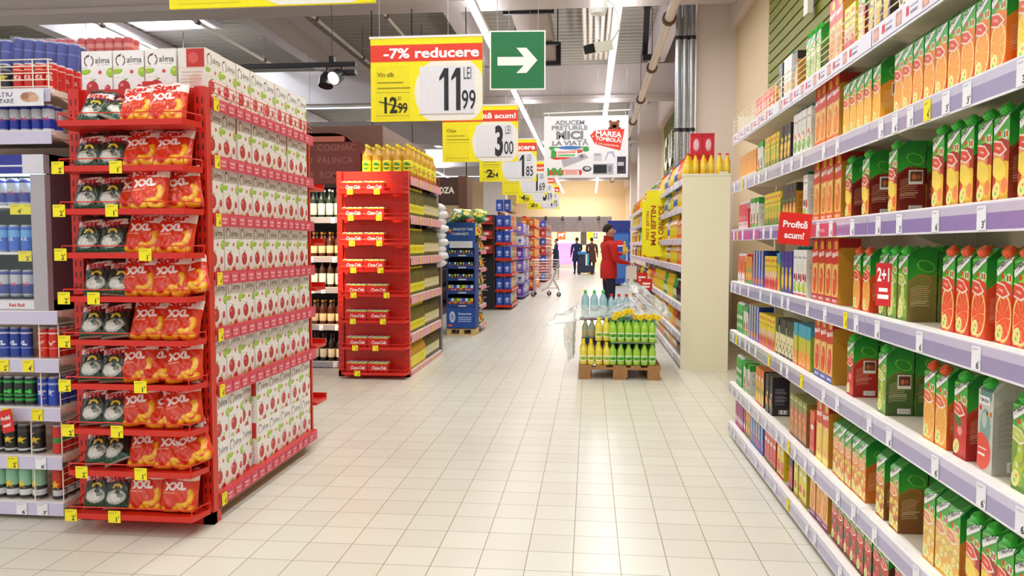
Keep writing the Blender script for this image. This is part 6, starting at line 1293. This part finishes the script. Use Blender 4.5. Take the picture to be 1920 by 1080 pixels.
# black spotlight bar
e = empty('spotlight_bar', (-3.4, 9.0, 3.49)); tag(e, 'black ceiling track bar with one lit and one dark spotlight', 'spotlight')
m = MB(); m.box(-.95, .62, -.02, .02, 0, .05); m.build('track', BLACK, e); m = MB(); 
for x in (.33,): m.tube([(x, 0, .05), (x, 0, 2.2)], .004, 5); m.box(x-.03, x+.03, -.03, .03, .05, .12)
m.build('suspension', BLACK, e)
for x, lit in ((.27, 0), (.45, 1)):
    h = MB(); d = (-.35, -.8, -.5) if lit else (.0, -.3, -1); v = Vector(d).normalized(); a = Vector((x, -.02, -.09)); h.tube([a, a+v*.05, a+v*.16], [.05, .078, .088], 16); h.bar((x, 0, 0), tuple(a), .02); hd = h.build('lamp_head', BLACK, e, smooth=True)
    if lit: l = MB(); p = a+v*.165; l.tube([p, p+v*.003], .074, 20); l.build('bulb', mat('spot_bulb', 'fff4dc', emit=14), hd)
m = MB(); m.box(.46, .62, -.05, .05, -.10, -.05); m.build('driver_box', BLACK, e)
e = empty('ceiling_spotlight', (-3.1, 5.4, 4.3)); tag(e, 'black ceiling spotlight shining onto the cola stand', 'spotlight'); m = MB(); m.tube([(0, 0, 0), (0, 0, 1.2)], .01, 6); m.tube([(0, 0, 0), (.05, .1, -.12)], [.06, .08], 14); m.build('lamp_head', BLACK, e)
sp = bpy.data.lights.new('cola_spot', 'SPOT'); sp.energy = 1700; sp.spot_size = math.radians(24); sp.spot_blend = .7; sp.color = (1, .74, .4); sp.shadow_soft_size = .06
so = bpy.data.objects.new('cola_spot', sp); COL.objects.link(so); so.location = (-3.04, 5.51, 4.16); so.rotation_euler = (Vector((-2.58, 7.68, 1.75))-Vector((-3.04, 5.51, 4.16))).to_track_quat('-Z', 'Y').to_euler()
# transverse light strips over the other aisles
for k, (x0, x1, y, z) in enumerate(((-9, -3.6, 16.9, 4.45), (-10, -3.0, 24.5, 4.45), (-9, -3, 34, 4.45), (-14, -8, 12.5, 4.6))):
    e = empty('cross_light_strip', (x0, y, z)); tag(e, 'white light strip crossing above the far grocery aisles{o}', 'light', 'cross light strips', y); m = MB(); m.box(0, x1-x0, -.05, .05, 0, .05); m.build('housing', TUBE, e)
    m = MB(); m.box(0, x1-x0, -.035, .035, -.012, 0); m.build('diffuser', mat('strip_diffuser', 'f6f4ff', emit=3), e); m = MB()
    for t in (.1, .5, .9): m.tube([((x1-x0)*t, 0, .05), ((x1-x0)*t, 0, 1.2)], .005, 5)
    m.build('suspension', GREY, e)

# ---------------- people ----------------
def figure(loc, rz, label, J, B, hair, extra=None, scale=1):
    # J: name -> (pos, radius(s)); B: list of (a, b, colour of b)
    names = list(J); me = bpy.data.meshes.new('person'); me.from_pydata([J[n][0] for n in names], [(names.index(a), names.index(b)) for a, b, _ in B], [])
    o = bpy.data.objects.new('person', me); COL.objects.link(o); md = o.modifiers.new('s', 'SKIN'); md.use_smooth_shade = True; md.branch_smoothing = .6
    sk = me.skin_vertices[0].data
    for i, n in enumerate(names):
        r = J[n][1]; sk[i].radius = r if isinstance(r, tuple) else (r, r); sk[i].use_root = (n == 'pelvis')
    s2 = o.modifiers.new('u', 'SUBSURF'); s2.levels = 2; s2.render_levels = 2
    bpy.context.view_layer.update(); dm = bpy.data.meshes.new_from_object(o.evaluated_get(bpy.context.evaluated_depsgraph_get())); bpy.data.objects.remove(o)
    V = np.array([v.co for v in dm.vertices]); best = np.full(len(V), 9.); C = np.zeros((len(V), 3))
    for a, b, col in B:
        p, q = np.array(J[a][0]), np.array(J[b][0]); d = q-p; t = np.clip(((V-p)@d)/(d@d), 0, 1); ra, rb = [max(J[k][1]) if isinstance(J[k][1], tuple) else J[k][1] for k in (a, b)]
        D = np.linalg.norm(V-(p+t[:, None]*d), axis=1)/(ra+(rb-ra)*t+.02); mk = D < best; best[mk] = D[mk]; C[mk] = hx(col)
    m = MB(); m.add(V, [list(p.vertices) for p in dm.polygons], C)
    hd = Vector(J['head'][0]); sk_ = hx(hair['skin'])
    for sx in (-1, 1):
        m.blob((hd.x+sx*.078, hd.y-.0, hd.z-.01), (.012, .022, .032), sk_, 8, 6); m.blob((hd.x+sx*.032, hd.y+.088, hd.z+.012), (.014, .008, .008), (.95, .95, .95), 8, 6); m.blob((hd.x+sx*.032, hd.y+.094, hd.z+.012), (.006, .005, .006), (.1, .07, .06), 8, 5); m.box(hd.x+sx*.032-.018, hd.x+sx*.032+.018, hd.y+.09, hd.y+.1, hd.z+.03, hd.z+.036, (.12, .09, .08))
    m.blob((hd.x, hd.y+.104, hd.z-.018), (.014, .022, .022), sk_, 8, 6); m.blob((hd.x, hd.y+.092, hd.z-.058), (.026, .010, .007), (.62, .3, .27), 8, 5)
    o = m.build('person', CLOTH, loc=loc, rz=rz, smooth=True, ang=60); o.scale = (scale,)*3; tag(o, label, 'person')
    h = MB(); n, k = 20, 9; P = []
    for i in range(k):
        t = -.35+i/(k-1)*(PI/2+.35); P.append([(hd.x+(.09 if not (t < .15 and math.cos(a) > -.5) else .06)*math.cos(t)*math.sin(a), (hd.y-.024+.108*math.cos(t)*math.cos(a)) if not (t < .45 and math.cos(a) > -.1) else hd.y-.01, hd.z+.02+.112*math.sin(t)) for a in [2*PI*q/n for q in range(n)]])
    h.grid(np.array(P)[:, ::-1], hx(hair['col']), wrap=True); h.build('hair', CLOTH, o, smooth=True, ang=80)
    if extra: extra(o)
    return o
def human(top, pants, skin, shoes, armL, armR, bulk=1.0, handcol=None, coat=0, lf=0.0):
    J = {'pelvis': ((0, 0, .93), (.155*bulk, .12*bulk)), 'waist': ((0, 0, 1.06), (.15*bulk, .115*bulk)), 'chest': ((0, -.01, 1.27), (.175*bulk, .125*bulk)), 'upper': ((0, -.01, 1.40), (.13*bulk, .095)), 'neck': ((0, .0, 1.49), .055), 'jaw': ((0, .02, 1.565), (.062, .072)), 'head': ((0, .012, 1.63), (.078, .094)), 'crown': ((0, .0, 1.69), (.066, .08))}
    B = [('pelvis', 'waist', top), ('waist', 'chest', top), ('chest', 'upper', top), ('upper', 'neck', top if not skin else skin), ('neck', 'jaw', skin), ('jaw', 'head', skin), ('head', 'crown', skin)]
    for s, nm, arm, st in ((-1, 'L', armL, -lf), (1, 'R', armR, lf)):
        J['hip'+nm] = ((s*.09, 0, .86), (.098, .10)); J['knee'+nm] = ((s*.10, st*.5+.015, .48), .068); J['calf'+nm] = ((s*.10, st*.8-.01, .33), .062); J['ank'+nm] = ((s*.10, st-.02, .10), .042); J['heel'+nm] = ((s*.10, st-.03, .045), .04); J['toe'+nm] = ((s*.115, st+.15, .032), (.036, .03))
        B += [('pelvis', 'hip'+nm, pants if coat < 1 else top), ('hip'+nm, 'knee'+nm, pants), ('knee'+nm, 'calf'+nm, pants), ('calf'+nm, 'ank'+nm, pants), ('ank'+nm, 'heel'+nm, shoes), ('heel'+nm, 'toe'+nm, shoes)]
        J['sh'+nm] = ((s*.185*bulk, -.01, 1.39), .068*bulk); el, wr = Vector(arm[0]), Vector(arm[1]); el.x *= 1; J['el'+nm] = (tuple(el), .054*bulk); J['wr'+nm] = (tuple(wr), .032)
        d = (wr-el).normalized(); side = Vector((s, 0, 0)).cross(d).normalized(); w2 = d.cross(side).normalized(); palm = wr+d*.055; J['palm'+nm] = (tuple(palm), (.034, .018))
        B += [('upper', 'sh'+nm, top), ('sh'+nm, 'el'+nm, top), ('el'+nm, 'wr'+nm, top), ('wr'+nm, 'palm'+nm, skin)]
        for f in range(4):
            k = palm+d*.03+w2*((f-1.5)*.018); k2 = k+d*(.03+.008*(f in (1, 2)))-side*.008; k3 = k2+d*.018-side*.02
            J[f'k{f}'+nm] = (tuple(k), .0095); J[f'm{f}'+nm] = (tuple(k2), .0085); J[f't{f}'+nm] = (tuple(k3), .0075); B += [('palm'+nm, f'k{f}'+nm, skin), (f'k{f}'+nm, f'm{f}'+nm, skin), (f'm{f}'+nm, f't{f}'+nm, skin)]
        k = wr+d*.03-w2*.036; k2 = k+d*.03-w2*.014-side*.012; J['th'+nm] = (tuple(k), .011); J['tt'+nm] = (tuple(k2), .009); B += [('wr'+nm, 'th'+nm, skin), ('th'+nm, 'tt'+nm, skin)]
    return J, B
SKIN = 'c8937a'
J, B = human('c4221c', '1f2034', SKIN, '2a2426', ((-.26, .06, 1.15), (-.17, .33, 1.24)), ((.27, .02, 1.12), (.22, .30, 1.06)), 1.22)
J['hem'] = ((0, -.0, .86), (.15, .125)); B.append(('pelvis', 'hem', 'c4221c'))
def jacket(o):
    m = MB(); n = 22; P = []
    for z, rx, ry in ((.80, .158, .138), (.82, .165, .144), (.95, .172, .146), (1.04, .168, .140), (1.12, .150, .122)): P.append([(rx*math.cos(a), ry*math.sin(a)-.005, z+.004*math.sin(9*a)) for a in [2*PI*q/n for q in range(n)]])
    m.grid(np.array(P), hx('c4221c'), wrap=True); m.build('jacket_skirt', CLOTH, o, smooth=True)
    m = MB(); P = []
    for z, r in ((1.44, .095), (1.50, .085), (1.535, .088)): P.append([(r*math.cos(a), r*1.05*math.sin(a)-.005, z-.02*math.sin(a)) for a in [2*PI*q/n for q in range(n)]])
    m.grid(np.array(P), hx('a81c18'), wrap=True); m.build('collar', CLOTH, o, smooth=True)
    m = MB(); m.box(-.318, -.310, -.04, -.01, 1.24, 1.28, hx('e8e0e0')); m.box(-.320, -.312, .01, .05, 1.22, 1.25, hx('4a5aa0')); m.build('sleeve_badge', CLOTH, o)
figure((.34, 13.4, 0), -PI/2+.35, 'man in red jacket and dark trousers reaching towards the bottle shelving', J, B, {'col': '2c2320', 'skin': SKIN}, jacket, .985)
o = JB['oil'].put((.62, 13.62, 1.20), (0, 0, 0), .8); tag(o, 'small golden bottle held up by the man in the red jacket', 'bottle')
m = MB(); P = []
m.box(-.09, .09, -.05, .05, 0, .22, (.92, .9, .82)); o = m.build('shopping_bag', mat('translucent_bag', 'efeade', .3, alpha=.7, bump=.5), loc=(.72, 13.3, .78)); m = MB(); m.tube([(-.05, 0, .22), (-.03, 0, .30), (.03, 0, .30), (.05, 0, .22)], .006, 6); m.build('bag_handle', WHITE, o); tag(o, 'pale translucent carrier bag beside the man in the red jacket', 'bag')
def coatf(c, zl):
    def f(o):
        m = MB(); n = 20; P = []
        for z, rx, ry in ((zl, .235, .19), ((zl+.95)/2, .215, .175), (.98, .20, .15), (1.12, .19, .14)): P.append([(rx*math.cos(a), ry*math.sin(a), z) for a in [2*PI*q/n for q in range(n)]])
        m.grid(np.array(P), hx(c), wrap=True); m.build('coat', CLOTH, o, smooth=True)
    return f
dn = ((-.25, .02, 1.12), (-.25, .16, .90)); dr = ((.25, .02, 1.12), (.25, .16, .90)); fw = ((.25, .08, 1.14), (.18, .32, 1.12))
J, B = human('232c58', '1f2444', SKIN, '1a1a22', dn, fw, 1.0); figure((-1.85, 43.0, 0), PI/2-.2, 'person in long navy clothes standing at the pink-lit counter', J, B, {'col': '201c1e', 'skin': SKIN}, coatf('1f2750', .12))
J, B = human('232a52', '1f2340', SKIN, '1a1a22', dn, fw, 1.12); figure((-.60, 37.0, 0), .3, 'person in dark blue coat beside the floor-cleaning machine', J, B, {'col': '1c1a20', 'skin': SKIN}, coatf('232a52', .6))
J, B = human('5a3a34', '3a2a2c', SKIN, '1f1a1c', dn, dr, 1.2); figure((.12, 37.6, 0), -.2, 'person in brown coat seen from behind near the cleaning machine', J, B, {'col': '1c1618', 'skin': '8a6050'}, coatf('5a3a34', .55))
e = empty('cleaning_machine', (-.22, 36.2, 0)); tag(e, 'low dark floor-cleaning machine with blue top between the two far shoppers', 'machine')
m = MB(); m.box(-.35, .45, 0, .6, .08, .42); m.box(-.3, .05, .05, .5, .42, .95); m.build('body', mat('navy_plastic', '262c48', .4), e); m = MB(); m.box(-.32, .1, .0, .3, .95, 1.08); m.build('tank_lid', mat('sky_blue_plastic', '3a86c8', .4), e); m = MB(); m.box(.1, .2, -.02, .05, .42, .98); m.build('blue_brush_pole', mat('cyan_plastic', '3ab0e0', .4), e)
for x in (-.25, .35): m = MB(); m.tube([(x, -.05, .08), (x, .05, .08)], .08, 14); m.build('wheel', mat('dark_rubber', '2c2a2e', .7), e, smooth=True)
m = MB(); m.box(.15, .45, -.03, 0, .0, .1); m.build('squeegee', mat('amber_rubber', 'c8a040', .6), e)

finish_labels()
# drop prototype parts never placed
for o in list(COL.objects):
    if o.parent is None and o.type == 'MESH' and 'label' not in o and 'kind' not in o:
        for c in list(o.children): 
            for g in list(c.children): bpy.data.objects.remove(g)
            bpy.data.objects.remove(c)
        bpy.data.objects.remove(o)
